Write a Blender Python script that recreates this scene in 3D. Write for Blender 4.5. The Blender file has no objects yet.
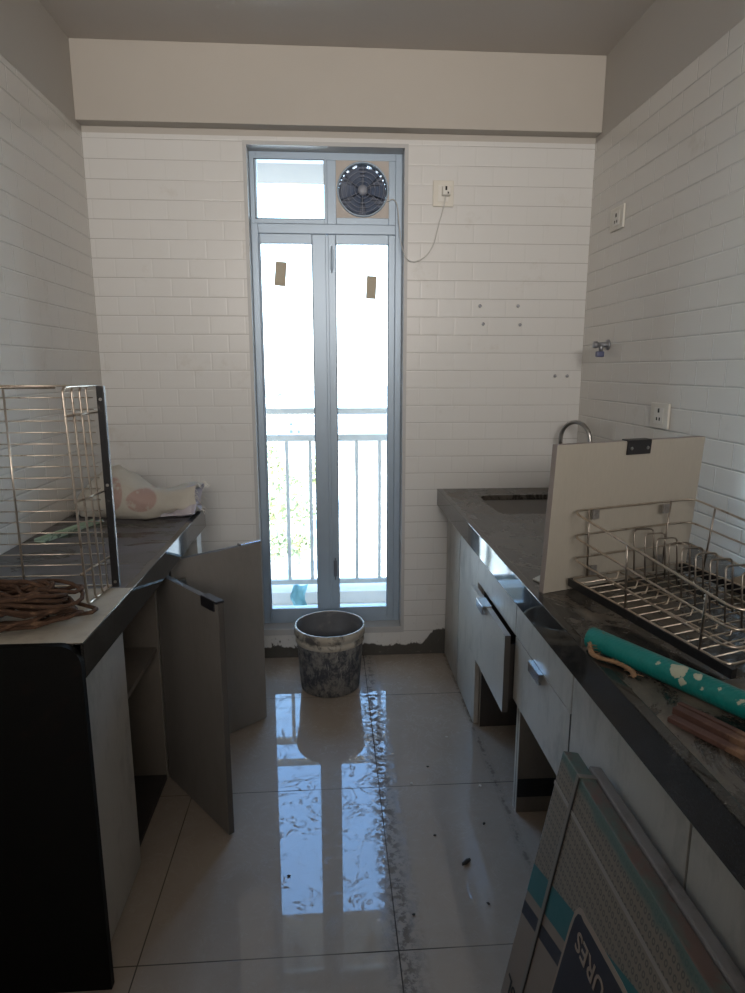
import bpy, bmesh, math, random
from mathutils import Vector, Matrix, noise as mnoise
random.seed(7)
S = bpy.context.scene
COL = S.collection
PI = math.pi

# ---------------------------------------------------------------- camera
H = 1.38
cam_d = bpy.data.cameras.new('camera')
cam_d.sensor_fit = 'VERTICAL'; cam_d.sensor_height = 36.0
cam_d.lens = 640.0 / 993.0 * 36.0
cam_d.clip_start = 0.02; cam_d.clip_end = 2000
cam = bpy.data.objects.new('camera', cam_d); COL.objects.link(cam)
yaw, pitch = math.radians(3.8), math.radians(11.2)
fw = Vector((math.sin(yaw)*math.cos(pitch), math.cos(yaw)*math.cos(pitch), -math.sin(pitch)))
cam.location = (0, 0, H)
cam.rotation_euler = fw.to_track_quat('-Z', 'Y').to_euler()
S.camera = cam

# ---------------------------------------------------------------- world, sun, big lights, exposure
W = bpy.data.worlds.new('sky'); S.world = W; W.use_nodes = True
nt = W.node_tree; nt.nodes.clear()
wo = nt.nodes.new('ShaderNodeOutputWorld'); bg = nt.nodes.new('ShaderNodeBackground')
tc = nt.nodes.new('ShaderNodeTexCoord'); sp = nt.nodes.new('ShaderNodeSeparateXYZ')
rp = nt.nodes.new('ShaderNodeValToRGB')
nt.links.new(tc.outputs['Generated'], sp.inputs[0]); nt.links.new(sp.outputs['Z'], rp.inputs[0])
rp.color_ramp.elements[0].position = 0.0; rp.color_ramp.elements[0].color = (0.90, 0.96, 1.0, 1)
rp.color_ramp.elements[1].position = 0.55; rp.color_ramp.elements[1].color = (0.24, 0.50, 1.0, 1)
e = rp.color_ramp.elements.new(0.22); e.color = (0.50, 0.77, 1.0, 1)
nt.links.new(rp.outputs[0], bg.inputs[0]); bg.inputs[1].default_value = 9.0
nt.links.new(bg.outputs[0], wo.inputs[0])

def lamp(name, kind, loc, rot, energy, color, size=None, size_y=None):
    d = bpy.data.lights.new(name, kind); d.energy = energy; d.color = color
    if kind == 'AREA':
        d.shape = 'RECTANGLE'; d.size = size; d.size_y = size_y
    o = bpy.data.objects.new(name, d); COL.objects.link(o); o.location = loc; o.rotation_euler = rot
    return o
sun = lamp('sun', 'SUN', (0, 0, 30), (math.radians(38), math.radians(-22), 0), 22.0, (1.0, 0.94, 0.84)); sun.data.angle = 0.01
# added fill lamp behind the camera, standing in for light from the dwelling
room = lamp('rear_fill', 'AREA', (0.05, -2.3, 2.15), (math.radians(95), 0, 0), 19.0, (1.0, 0.925, 0.85), 1.7, 0.7); room.data.spread = math.radians(72)
# portal: only guides the sampling of the sky through the balcony door
po = lamp('door_portal', 'AREA', (0.0, 3.12, 1.25), (math.radians(-90), 0, 0), 1.0, (1, 1, 1), 0.72, 2.3)
po.data.cycles.is_portal = True

S.view_settings.view_transform = 'Standard'; S.view_settings.look = 'None'
S.view_settings.gamma = 1.0; S.view_settings.use_curve_mapping = False
S.view_settings.exposure = 0.0

# ---------------------------------------------------------------- material helpers
MATS = {}
class N:
    """small node-graph builder"""
    def __init__(s, name):
        s.m = bpy.data.materials.new(name); s.m.use_nodes = True; s.t = s.m.node_tree
        s.b = s.t.nodes['Principled BSDF']; s.c = s.new('ShaderNodeTexCoord')
        MATS[name] = s.m
    def new(s, k): return s.t.nodes.new(k)
    def put(s, v, sock):
        if isinstance(v, bpy.types.NodeSocket): s.t.links.new(v, sock)
        elif isinstance(v, (tuple, list)) and len(v) == 3 and sock.type == 'RGBA': sock.default_value = (*v, 1)
        else: sock.default_value = v
    def math(s, op, a, b=0.0, clamp=False):
        n = s.new('ShaderNodeMath'); n.operation = op; n.use_clamp = clamp
        s.put(a, n.inputs[0]); s.put(b, n.inputs[1]); return n.outputs[0]
    def mix(s, f, a, b):
        n = s.new('ShaderNodeMix'); n.data_type = 'RGBA'
        s.put(f, n.inputs[0]); s.put(a, n.inputs[6]); s.put(b, n.inputs[7]); return n.outputs[2]
    def mixf(s, f, a, b):
        n = s.new('ShaderNodeMix'); n.data_type = 'FLOAT'
        s.put(f, n.inputs[0]); s.put(a, n.inputs[2]); s.put(b, n.inputs[3]); return n.outputs[0]
    def mapv(s, vec=None, scale=(1, 1, 1), loc=(0, 0, 0), rot=(0, 0, 0)):
        n = s.new('ShaderNodeMapping'); s.put(vec or s.c.outputs['Object'], n.inputs[0])
        n.inputs[1].default_value = loc; n.inputs[2].default_value = rot; n.inputs[3].default_value = scale; return n.outputs[0]
    def noise(s, scale, detail=4, vec=None, rough=0.55, dist=0.0):
        n = s.new('ShaderNodeTexNoise'); s.put(vec or s.c.outputs['Object'], n.inputs['Vector'])
        n.inputs['Scale'].default_value = scale; n.inputs['Detail'].default_value = detail
        n.inputs['Roughness'].default_value = rough; n.inputs['Distortion'].default_value = dist
        return n.outputs[0]
    def step(s, v, lo, hi):
        n = s.new('ShaderNodeMapRange'); s.put(v, n.inputs[0]); n.inputs[1].default_value = lo; n.inputs[2].default_value = hi
        return n.outputs[0]
    def xyz(s, vec=None):
        n = s.new('ShaderNodeSeparateXYZ'); s.put(vec or s.c.outputs['Object'], n.inputs[0]); return n.outputs
    def comb(s, x, y, z=0.0):
        n = s.new('ShaderNodeCombineXYZ'); s.put(x, n.inputs[0]); s.put(y, n.inputs[1]); s.put(z, n.inputs[2]); return n.outputs[0]
    def bump(s, h, strength=0.3, dist=0.002):
        n = s.new('ShaderNodeBump'); s.put(h, n.inputs['Height']); n.inputs['Strength'].default_value = strength
        n.inputs['Distance'].default_value = dist; s.t.links.new(n.outputs[0], s.b.inputs['Normal'])
    def set(s, color=None, rough=None, metal=None, spec=None):
        if color is not None: s.put(color, s.b.inputs['Base Color'])
        if rough is not None: s.put(rough, s.b.inputs['Roughness'])
        if metal is not None: s.put(metal, s.b.inputs['Metallic'])
        if spec is not None: s.put(spec, s.b.inputs['Specular IOR Level'])
        return s.m
    def brick(s, vec, w, h, mortar, smooth, off=0.5):
        n = s.new('ShaderNodeTexBrick'); s.put(vec, n.inputs['Vector']); n.offset = off; n.offset_frequency = 2
        n.inputs['Scale'].default_value = 1.0; n.inputs['Mortar Size'].default_value = mortar
        n.inputs['Mortar Smooth'].default_value = smooth; n.inputs['Brick Width'].default_value = w
        n.inputs['Row Height'].default_value = h; n.inputs['Bias'].default_value = 0
        n.inputs['Color1'].default_value = (0, 0, 0, 1); n.inputs['Color2'].default_value = (1, 1, 1, 1)
        return n.outputs['Fac'], n.outputs['Color']

def plain(name, color, rough=0.5, metal=0.0, var=0.15, scale=12, dirt=None, dscale=9, dlo=0.55, dhi=0.7, bump=0.0, bscale=60):
    n = N(name)
    k = n.noise(scale, 5)
    c = n.mix(k, tuple(x*(1-var) for x in color), tuple(min(1, x*(1+var)) for x in color))
    if dirt:
        c = n.mix(n.step(n.noise(dscale, 8, rough=0.65, dist=0.4), dlo, dhi), c, dirt)
    n.set(c, rough, metal)
    if bump: n.bump(n.noise(bscale, 4), bump, 0.002)
    return n.m

def tile_wall(name, axis, uph, vph, base=False, plaster_z=2.335):
    n = N(name); x, y, z = n.xyz()
    u = x if axis == 'x' else y
    RW, RH = 0.1545, 0.0783
    vec = n.comb(n.math('ADD', u, RW*40 - uph), n.math('ADD', z, RH*40 - vph))
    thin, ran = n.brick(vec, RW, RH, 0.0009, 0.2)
    wide, _ = n.brick(vec, RW, RH, 0.0060 if base else 0.0045, 1.0)
    tile = n.mix(n.noise(1.7, 3), (0.66, 0.655, 0.64) if base else (0.69, 0.665, 0.62), (0.73, 0.725, 0.715) if base else (0.76, 0.735, 0.695))
    fz = n.math('ABSOLUTE', n.math('SUBTRACT', n.math('FRACT', n.math('ADD', n.math('DIVIDE', n.math('ADD', z, RH*40 - vph), RH), 0.5)), 0.5))
    horiz = n.math('MULTIPLY', n.math('SUBTRACT', 1.0, n.step(fz, 0.009, 0.016)), n.step(n.noise(2.5, 3, n.mapv(loc=(4, 4, 4))), 0.25, 0.55))
    c = n.mix(n.math('MULTIPLY', thin, 0.10 if base else 0.6), tile, (0.20, 0.19, 0.17) if base else (0.95, 0.94, 0.92))  # side walls: near-white joint colour stands in for highlights on the vertical joints
    c = n.mix(n.math('MULTIPLY', horiz, 0.72 if base else 0.55), c, (0.20, 0.18, 0.16))
    # grimy smears left by building work
    sm = n.math('MULTIPLY', n.step(n.noise(6, 8, rough=0.7), 0.60, 0.74), 0.30)
    c = n.mix(sm, c, (0.42, 0.36, 0.28))
    h = n.math('SUBTRACT', 1.0, wide)
    rough = n.mixf(thin, 0.32 if base else 0.09, 0.35)
    rough = n.mixf(sm, rough, 0.5)
    pl = n.step(z, plaster_z, plaster_z + 0.002)
    c = n.mix(pl, c, (0.50, 0.47, 0.43))
    rough = n.mixf(pl, rough, 0.75)
    h = n.mixf(pl, h, 0.5)
    if base:
        e = n.math('MULTIPLY', n.noise(9, 6, n.comb(u, 0.0), rough=0.6), 0.09)
        e2 = n.math('MULTIPLY', n.step(u, 0.44, 0.50), 0.075)
        thr = n.math('ADD', n.math('ADD', e, e2), 0.012)
        drip = n.math('MULTIPLY', n.step(n.noise(30, 7, n.mapv(scale=(1, 1, 0.5)), rough=0.75), 0.56, 0.66), 0.05)
        m = n.step(n.math('SUBTRACT', n.math('ADD', thr, drip), z), 0.0, 0.006)
        c = n.mix(m, c, (0.085, 0.080, 0.072)); rough = n.mixf(m, rough, 0.95)
        sp_ = n.math('MULTIPLY', n.step(n.noise(34, 6, rough=0.8), 0.60, 0.68), n.step(n.math('SUBTRACT', 0.22, z), 0.0, 0.15))
        c = n.mix(n.math('MULTIPLY', sp_, 0.8), c, (0.22, 0.20, 0.17))
    n.set(c, rough, 0.0, 0.5)
    n.bump(h, 0.18 if base else 0.8, 0.0022)
    return n.m

# walls
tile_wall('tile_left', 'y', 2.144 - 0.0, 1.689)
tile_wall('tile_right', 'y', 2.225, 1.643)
tile_wall('tile_back', 'x', 0.10, 1.611, base=True)
plain('plaster', (0.50, 0.465, 0.42), 0.8, 0, 0.05, 3, bump=0.1, bscale=30)
plain('ceiling_paint', (0.58, 0.54, 0.50), 0.85, 0, 0.05, 3)

def floor_mat():
    n = N('floor_tile'); x, y, z = n.xyz()
    T = 0.62
    vec = n.comb(n.math('ADD', x, T*10 - 0.150), n.math('ADD', y, T*10 - 1.300))
    jn, _ = n.brick(vec, T, T, 0.0017, 0.1, 0.0)
    base = n.mix(n.noise(3, 5, dist=0.6), (0.35, 0.295, 0.245), (0.43, 0.365, 0.31))
    # cloudy dust film
    film = n.step(n.noise(5, 7, rough=0.65, dist=1.0), 0.42, 0.75)
    base = n.mix(n.math('MULTIPLY', film, 0.30), base, (0.44, 0.41, 0.37))
    # scratchy cement smears
    r1 = n.math('ABSOLUTE', n.math('SUBTRACT', n.noise(9, 6, rough=0.6, dist=2.2), 0.5))
    lines = n.math('SUBTRACT', 1.0, n.step(r1, 0.004, 0.020))
    msk = n.step(n.noise(7, 4), 0.42, 0.54)
    smear = n.math('MULTIPLY', lines, msk)
    sp1 = n.step(n.noise(60, 3, rough=0.7), 0.71, 0.75)
    near_joint = n.math('MULTIPLY', n.math('SUBTRACT', 1.0, n.step(n.math('ABSOLUTE', n.math('SUBTRACT', x, 0.165)), 0.01, 0.060)), n.step(n.noise(42, 6, rough=0.7), 0.46, 0.54))
    smear = n.math('MAXIMUM', smear, n.math('MAXIMUM', n.math('MULTIPLY', sp1, 0.8), near_joint))
    foot = n.math('MULTIPLY', n.math('SUBTRACT', 1.0, n.step(n.math('ABSOLUTE', n.math('SUBTRACT', x, n.math('ADD', 0.535, n.math('MULTIPLY', n.noise(7, 6, rough=0.7), 0.03)))), 0.003, 0.018)), n.step(n.noise(30, 6, n.mapv(loc=(1, 7, 2)), rough=0.7), 0.40, 0.55))
    smear = n.math('MAXIMUM', smear, foot)
    dark = n.math('MAXIMUM', n.math('MULTIPLY', sp1, 0.8), n.math('MAXIMUM', near_joint, foot))
    c = n.mix(n.math('MULTIPLY', lines, 0.07), base, (0.12, 0.10, 0.09))
    c = n.mix(n.math('MULTIPLY', dark, 0.6), c, (0.11, 0.09, 0.075))
    c = n.mix(n.math('MULTIPLY', jn, n.mixf(n.step(n.noise(2.2, 3), 0.35, 0.6), 0.45, 1.0)), c, (0.07, 0.06, 0.052))
    rough = n.math('ADD', 0.012, n.math('MULTIPLY', film, 0.012))
    rough = n.mixf(n.math('MAXIMUM', smear, jn), rough, 0.8)
    n.put(n.mixf(n.math('MAXIMUM', smear, jn), 0.5, 0.03), n.b.inputs['Specular IOR Level'])
    n.set(c, rough, 0.0)
    n.bump(n.math('SUBTRACT', 1.0, jn), 0.2, 0.001)
floor_mat()

def granite(name, dust, lo, hi, dustcol, rough_clean=0.09, stretch=(1, 1, 1)):
    n = N(name)
    g = n.mix(n.step(n.noise(260, 2), 0.45, 0.7), (0.010, 0.010, 0.010), (0.050, 0.047, 0.042))
    d = n.math('MULTIPLY', n.step(n.noise(6, 9, n.mapv(scale=stretch), rough=0.68, dist=0.8), lo, hi), dust)
    spk = n.step(n.noise(55, 3, rough=0.75), 0.72, 0.76)
    c = n.mix(d, g, dustcol)
    c = n.mix(n.math('MULTIPLY', spk, 0.6), c, (0.34, 0.31, 0.27))
    n.set(c, n.mixf(d, rough_clean, 0.55), 0.0, 0.12 if name == 'granite_panel' else 0.5)
    if name != 'granite_edge': n.bump(n.noise(90, 4), 0.05, 0.001)
    if name == 'granite_panel': n.set(n.mix(n.math('MULTIPLY', d, 1.0), (0.006, 0.006, 0.006), (0.030, 0.013, 0.010)))
granite('granite_edge', 0.22, 0.50, 0.80, (0.20, 0.19, 0.18), 0.05)
granite('granite_top_left', 0.8, 0.40, 0.66, (0.19, 0.175, 0.19), 0.25, (0.8, 2.2, 1))
granite('granite_top_right', 0.75, 0.44, 0.66, (0.24, 0.205, 0.165), 0.2, (1.3, 0.8, 1))
granite('granite_panel', 0.5, 0.55, 0.8, (0.035, 0.014, 0.010), 0.6)

def laminate(name, col, rough=0.38, stain=0.35):
    n = N(name)
    fine = n.noise(170, 2, n.mapv(scale=(1, 1, 0.15)))
    c = n.mix(fine, tuple(x*0.93 for x in col), tuple(x*1.05 for x in col))
    st = n.math('MULTIPLY', n.step(n.noise(9, 8, n.mapv(scale=(1, 1, 0.45)), rough=0.7), 0.50, 0.66), stain)
    c = n.mix(st, c, tuple(x*0.55 for x in col))
    n.set(c, n.mixf(st, rough, 0.6))
laminate('laminate', (0.46, 0.43, 0.385), 0.38, 0.55)
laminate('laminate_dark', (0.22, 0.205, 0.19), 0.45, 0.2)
laminate('laminate_board', (0.43, 0.40, 0.345), 0.45, 0.08)
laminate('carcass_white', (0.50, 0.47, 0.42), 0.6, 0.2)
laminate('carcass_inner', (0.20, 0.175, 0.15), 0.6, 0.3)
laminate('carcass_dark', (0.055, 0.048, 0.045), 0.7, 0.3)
plain('edge_band', (0.085, 0.078, 0.072), 0.5)
plain('ply_edge', (0.30, 0.26, 0.24), 0.6)
plain('chrome', (0.62, 0.66, 0.72), 0.16, 1.0, 0.05)
plain('steel', (0.42, 0.41, 0.40), 0.3, 1.0, 0.15, 8)
plain('steel_dull', (0.34, 0.33, 0.32), 0.5, 0.7, 0.15, 8)
plain('wire', (0.60, 0.52, 0.44), 0.3, 1.0, 0.35, 30, dirt=(0.25, 0.19, 0.14), dscale=25)
plain('wire_dark', (0.38, 0.34, 0.30), 0.35, 1.0, 0.3, 30, dirt=(0.16, 0.14, 0.12), dscale=30)
plain('slide_black', (0.018, 0.018, 0.020), 0.35, 0.2, 0.3, 20, dirt=(0.12, 0.11, 0.10), dscale=40, dlo=0.62, dhi=0.75)
plain('black_plastic', (0.02, 0.02, 0.024), 0.4, 0, 0.2)
plain('white_plastic', (0.72, 0.69, 0.62), 0.35, 0, 0.04)
plain('socket_insert', (0.78, 0.76, 0.71), 0.3, 0, 0.03)
plain('hole_black', (0.012, 0.012, 0.012), 0.8)
plain('aluminium', (0.36, 0.45, 0.55), 0.38, 0.2, 0.05, 5)
plain('aluminium_dark', (0.16, 0.18, 0.22), 0.5, 0.2)
plain('jamb_stone', (0.50, 0.50, 0.50), 0.4, 0, 0.1, 6)
def sticker_mat():
    n = N('sticker'); t = n.t
    d = n.new('ShaderNodeBsdfDiffuse'); d.inputs[0].default_value = (0.42, 0.37, 0.30, 1)
    r = n.new('ShaderNodeBsdfTranslucent'); n.put(n.mix(n.noise(60), (0.13, 0.11, 0.085), (0.16, 0.135, 0.105)), r.inputs[0])
    m = n.new('ShaderNodeAddShader'); t.links.new(d.outputs[0], m.inputs[0]); t.links.new(r.outputs[0], m.inputs[1])
    t.links.new(m.outputs[0], t.nodes['Material Output'].inputs[0])
sticker_mat()
plain('fan_plate', (0.52, 0.47, 0.43), 0.5, 0, 0.1, 9)
plain('fan_blade', (0.10, 0.13, 0.20), 0.45, 0, 0.1)
plain('hub_grey', (0.28, 0.30, 0.36), 0.4)
plain('rope', (0.075, 0.038, 0.022), 0.9, 0, 0.5, 40, dirt=(0.19, 0.11, 0.065), dscale=50, bump=0.6, bscale=300)
plain('jute', (0.30, 0.18, 0.10), 0.95, 0, 0.3, 60, bump=0.5, bscale=300)
plain('cable_white', (0.62, 0.62, 0.60), 0.5)
plain('cream_sheet', (0.50, 0.46, 0.39), 0.55, 0, 0.08, 10, dirt=(0.33, 0.29, 0.24), dscale=14, dlo=0.5, dhi=0.8)
plain('green_plastic', (0.36, 0.47, 0.36), 0.5, 0, 0.1, 20, dirt=(0.10, 0.14, 0.10), dscale=22, dlo=0.55, dhi=0.62)
plain('rust_wood', (0.085, 0.040, 0.030), 0.8, 0, 0.4, 22, dirt=(0.26, 0.15, 0.09), dscale=14, dlo=0.52, dhi=0.7)
plain('debris', (0.05, 0.045, 0.04), 0.9)
plain('paper_scrap', (0.6, 0.55, 0.48), 0.8)
plain('dusty_disc', (0.28, 0.235, 0.18), 0.8, 0, 0.2, 30)
plain('brass_valve', (0.36, 0.37, 0.40), 0.35, 0.8, 0.2, 30)
plain('valve_knob', (0.10, 0.11, 0.20), 0.4)
plain('concrete', (0.16, 0.155, 0.15), 0.9, 0, 0.1, 4)
plain('balcony_tile', (0.50, 0.44, 0.38), 0.7, 0, 0.1, 4)
plain('rail_metal', (0.30, 0.275, 0.24), 0.5, 0.2, 0.2, 20)
plain('facade_white', (0.80, 0.78, 0.74), 0.9, 0, 0.05, 2, dirt=(0.60, 0.53, 0.45), dscale=1.3, dlo=0.6, dhi=0.9)
plain('facade_cream', (0.70, 0.66, 0.58), 0.9, 0, 0.05, 2)
plain('window_dark', (0.16, 0.18, 0.20), 0.3)
plain('ground_pale', (0.62, 0.58, 0.50), 0.95, 0, 0.1, 0.05, dirt=(0.42, 0.40, 0.26), dscale=0.05)
plain('leaves', (0.42, 0.42, 0.22), 0.8, 0, 0.4, 1.2)
plain('bark', (0.34, 0.29, 0.22), 0.9)
plain('teal_cloth', (0.16, 0.32, 0.33), 0.8)
plain('red_cloth', (0.40, 0.20, 0.16), 0.8)

def pipe_mat():
    n = N('green_pipe'); x, y, z = n.xyz()
    col = n.mix(n.noise(18, 4), (0.004, 0.155, 0.145), (0.008, 0.23, 0.215))
    wob = n.math('MULTIPLY', n.math('SUBTRACT', n.noise(85, 4, rough=0.6), 0.5), 0.020)
    blob = 0.0
    for (bx, by, bz, br) in ((0.600, 0.994, 0.868, 0.0145), (0.590, 0.975, 0.858, 0.010), (0.618, 0.964, 0.871, 0.007), (0.606, 0.945, 0.862, 0.0075), (0.634, 0.885, 0.868, 0.0135), (0.622, 0.872, 0.856, 0.009), (0.628, 0.925, 0.872, 0.005), (0.578, 1.025, 0.868, 0.004)):
        vd = n.new('ShaderNodeVectorMath'); vd.operation = 'DISTANCE'; n.put(n.c.outputs['Object'], vd.inputs[0]); vd.inputs[1].default_value = (bx, by, bz)
        k = n.math('SUBTRACT', 1.0, n.step(n.math('ADD', vd.outputs['Value'], wob), br, br+0.0008))
        blob = n.math('MAXIMUM', blob, k)
    n.set(n.mix(blob, col, (0.44, 0.46, 0.36)), n.mixf(blob, 0.35, 0.7))
    wv = n.math('SINE', n.math('MULTIPLY', y, 900.0)); n.bump(wv, 0.25, 0.0006)
pipe_mat()

def bucket_mat():
    n = N('bucket_plastic'); x, y, z = n.xyz()
    col = n.mix(n.step(n.noise(24, 10, n.mapv(scale=(1, 1, 0.7)), rough=0.8, dist=0.3), 0.44, 0.56), (0.050, 0.056, 0.070), (0.24, 0.235, 0.225))
    lt = n.step(n.noise(42, 9, n.mapv(loc=(5, 3, 2), scale=(1, 1, 0.3)), rough=0.8, dist=0.2), 0.56, 0.66)
    n.set(n.mix(n.math('MULTIPLY', lt, 0.8), col, (0.42, 0.41, 0.39)), 0.6); n.bump(n.noise(40, 5), 0.3, 0.002)
bucket_mat()
plain('bucket_rim', (0.50, 0.46, 0.39), 0.5, 0, 0.2, 20, dirt=(0.12, 0.115, 0.11), dscale=18, dlo=0.50, dhi=0.62)
plain('bucket_inside', (0.15, 0.155, 0.165), 0.75, 0, 0.3, 14, dirt=(0.24, 0.235, 0.225), dscale=12)

def bag_mat():
    n = N('woven_sack'); x, y, z = n.xyz()
    col = n.mix(n.noise(9, 4), (0.46, 0.43, 0.37), (0.58, 0.55, 0.49))
    dx = n.math('DIVIDE', n.math('ADD', x, 0.70), 0.052); dz = n.math('DIVIDE', n.math('SUBTRACT', z, 0.905), 0.042)
    r = n.math('ADD', n.math('MULTIPLY', dx, dx), n.math('MULTIPLY', dz, dz))
    dx2 = n.math('DIVIDE', n.math('ADD', x, 0.80), 0.035); dz2 = n.math('DIVIDE', n.math('SUBTRACT', z, 0.93), 0.060)
    r2 = n.math('ADD', n.math('MULTIPLY', dx2, dx2), n.math('MULTIPLY', dz2, dz2))
    inn = n.math('MULTIPLY', n.math('SUBTRACT', 1.0, n.step(n.math('MINIMUM', r, r2), 0.85, 1.1)), n.step(n.noise(30, 4), 0.32, 0.45))
    n.set(n.mix(n.math('MULTIPLY', inn, 0.6), col, (0.36, 0.17, 0.15)), 0.55)
    n.bump(n.noise(16, 5), 0.5, 0.01)
bag_mat()
plain('sack_inside', (0.50, 0.47, 0.52), 0.6, 0, 0.15, 12)

def glass_mat(name, tint):
    n = N(name); t = n.t
    tr = n.new('ShaderNodeBsdfTransparent'); tr.inputs[0].default_value = (*tint, 1)
    gl = n.new('ShaderNodeBsdfGlossy'); gl.inputs['Roughness'].default_value = 0.02
    df = n.new('ShaderNodeBsdfDiffuse'); df.inputs[0].default_value = (0.6, 0.58, 0.54, 1)
    fr = n.new('ShaderNodeFresnel'); fr.inputs[0].default_value = 1.3
    m1 = n.new('ShaderNodeMixShader'); m2 = n.new('ShaderNodeMixShader')
    t.links.new(fr.outputs[0], m1.inputs[0]); t.links.new(tr.outputs[0], m1.inputs[1]); t.links.new(gl.outputs[0], m1.inputs[2])
    dust = n.math('MULTIPLY', n.step(n.noise(7, 8, rough=0.7), 0.45, 0.8), 0.05)
    t.links.new(dust, m2.inputs[0]); t.links.new(m1.outputs[0], m2.inputs[1]); t.links.new(df.outputs[0], m2.inputs[2])
    t.links.new(m2.outputs[0], t.nodes['Material Output'].inputs[0])
glass_mat('glass', (0.95, 0.97, 0.96))

def carton_mat():
    """printed carton face; local x = from the far edge towards the camera, local z = up the face"""
    n = N('carton_print'); x, y, z = n.xyz()
    base = n.mix(n.noise(5, 5), (0.20, 0.155, 0.125), (0.27, 0.215, 0.175))
    # grid of small ring glyphs
    cw, rh = 0.0118, 0.0195
    fu = n.math('SUBTRACT', n.math('FRACT', n.math('DIVIDE', x, cw)), 0.5)
    fv = n.math('SUBTRACT', n.math('FRACT', n.math('DIVIDE', z, rh)), 0.5)
    rr = n.math('SQRT', n.math('ADD', n.math('POWER', n.math('DIVIDE', fu, 0.34), 2.0), n.math('POWER', n.math('DIVIDE', fv, 0.30), 2.0)))
    ring = n.math('SUBTRACT', 1.0, n.step(n.math('ABSOLUTE', n.math('SUBTRACT', rr, 0.75)), 0.16, 0.34))
    zone = n.step(n.math('SUBTRACT', n.math('SUBTRACT', z, 0.335), n.math('MULTIPLY', x, 0.30)), 0.0, 0.002)
    c = n.mix(n.math('MULTIPLY', n.math('MULTIPLY', ring, zone), 0.95), base, (0.055, 0.055, 0.045))
    wash = n.math('MULTIPLY', zone, 0.30)
    c = n.mix(wash, c, (0.16, 0.16, 0.13))
    # teal and navy bands running along the box
    zz = n.math('SUBTRACT', z, n.math('MULTIPLY', x, 0.32))
    def band(lo, hi): return n.math('MULTIPLY', n.step(zz, lo, lo+0.002), n.math('SUBTRACT', 1.0, n.step(zz, hi, hi+0.002)))
    lim = n.math('SUBTRACT', 1.0, n.step(x, 0.212, 0.214))
    lim2 = n.step(x, 0.285, 0.287)
    teal_any = n.math('MAXIMUM', lim, lim2)
    c = n.mix(n.math('MULTIPLY', band(0.268, 0.335), teal_any), c, (0.020, 0.125, 0.135))
    c = n.mix(n.math('MULTIPLY', band(0.212, 0.244), lim), c, (0.018, 0.020, 0.032))
    # green wear along the top
    top = n.math('MULTIPLY', n.step(n.math('ADD', z, n.math('MULTIPLY', n.noise(12, 5), 0.05)), 0.603, 0.615), 0.8)
    c = n.mix(top, c, (0.075, 0.14, 0.125))
    n.set(c, 0.45); n.bump(n.noise(24, 5), 0.25, 0.003)
carton_mat()
plain('carton_edge', (0.10, 0.145, 0.125), 0.6, 0, 0.3, 12, dirt=(0.15, 0.095, 0.075), dscale=9, dlo=0.45, dhi=0.6, bump=0.3, bscale=30)
plain('carton_back', (0.24, 0.215, 0.20), 0.6, 0, 0.2, 12, dirt=(0.13, 0.11, 0.10), dscale=9)
plain('strap', (0.20, 0.18, 0.155), 0.4)
plain('strap_shade', (0.03, 0.028, 0.026), 0.5)
plain('tape', (0.30, 0.27, 0.24), 0.35)
plain('navy_print', (0.022, 0.022, 0.034), 0.5)
plain('beige_print', (0.32, 0.25, 0.20), 0.6)
plain('ink', (0.03, 0.028, 0.026), 0.7)
M = MATS

# ---------------------------------------------------------------- geometry helpers
def box(bm, x0, x1, y0, y1, z0, z1, bev=0.0):
    x0, x1 = sorted((x0, x1)); y0, y1 = sorted((y0, y1)); z0, z1 = sorted((z0, z1))
    v = [bm.verts.new(p) for p in ((x0,y0,z0),(x1,y0,z0),(x1,y1,z0),(x0,y1,z0),(x0,y0,z1),(x1,y0,z1),(x1,y1,z1),(x0,y1,z1))]
    fs = [bm.faces.new([v[i] for i in q]) for q in ((0,3,2,1),(4,5,6,7),(0,1,5,4),(1,2,6,5),(2,3,7,6),(3,0,4,7))]
    if bev > 0:
        es = list({e for f in fs for e in f.edges})
        bmesh.ops.bevel(bm, geom=es, offset=bev, segments=2, profile=0.6, affect='EDGES')
    return v

def tube(bm, pts, r, n=6, closed=False, cap=True):
    pts = [Vector(p) for p in pts]
    if len(pts) < 2: return
    rings = []; up = None; L = len(pts)
    for i, p in enumerate(pts):
        if closed: t = (pts[(i+1) % L] - pts[i-1])
        elif i == 0: t = pts[1] - p
        elif i == L-1: t = p - pts[i-1]
        else: t = (pts[i+1]-p).normalized() + (p-pts[i-1]).normalized()
        if t.length < 1e-9: t = Vector((0,0,1))
        t.normalize()
        if up is None: up = Vector((0,0,1)) if abs(t.z) < 0.9 else Vector((1,0,0))
        a = t.cross(up)
        if a.length < 1e-6: a = t.orthogonal()
        a.normalize(); b = a.cross(t).normalized(); up = b
        rr = r[i] if isinstance(r, (list, tuple)) else r
        rings.append([bm.verts.new(p + (a*math.cos(2*PI*k/n) + b*math.sin(2*PI*k/n))*rr) for k in range(n)])
    m = L if closed else L-1
    for i in range(m):
        A, B = rings[i], rings[(i+1) % L]
        for k in range(n): bm.faces.new((A[k], A[(k+1)%n], B[(k+1)%n], B[k]))
    if cap and not closed:
        bm.faces.new(rings[0][::-1]); bm.faces.new(rings[-1])

def soft(pts, r=0.01, seg=3, closed=False):
    """round the corners of a polyline"""
    P = [Vector(p) for p in pts]; out = []; L = len(P)
    for i, p in enumerate(P):
        if not closed and i in (0, L-1): out.append(p); continue
        a, b = P[i-1], P[(i+1) % L]
        da, db = (a-p), (b-p); ra = min(r, da.length*0.45, db.length*0.45)
        s, e = p + da.normalized()*ra, p + db.normalized()*ra
        for k in range(seg+1):
            t = k/seg; out.append(s*(1-t)**2 + p*2*t*(1-t) + e*t*t)
    return out

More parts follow.
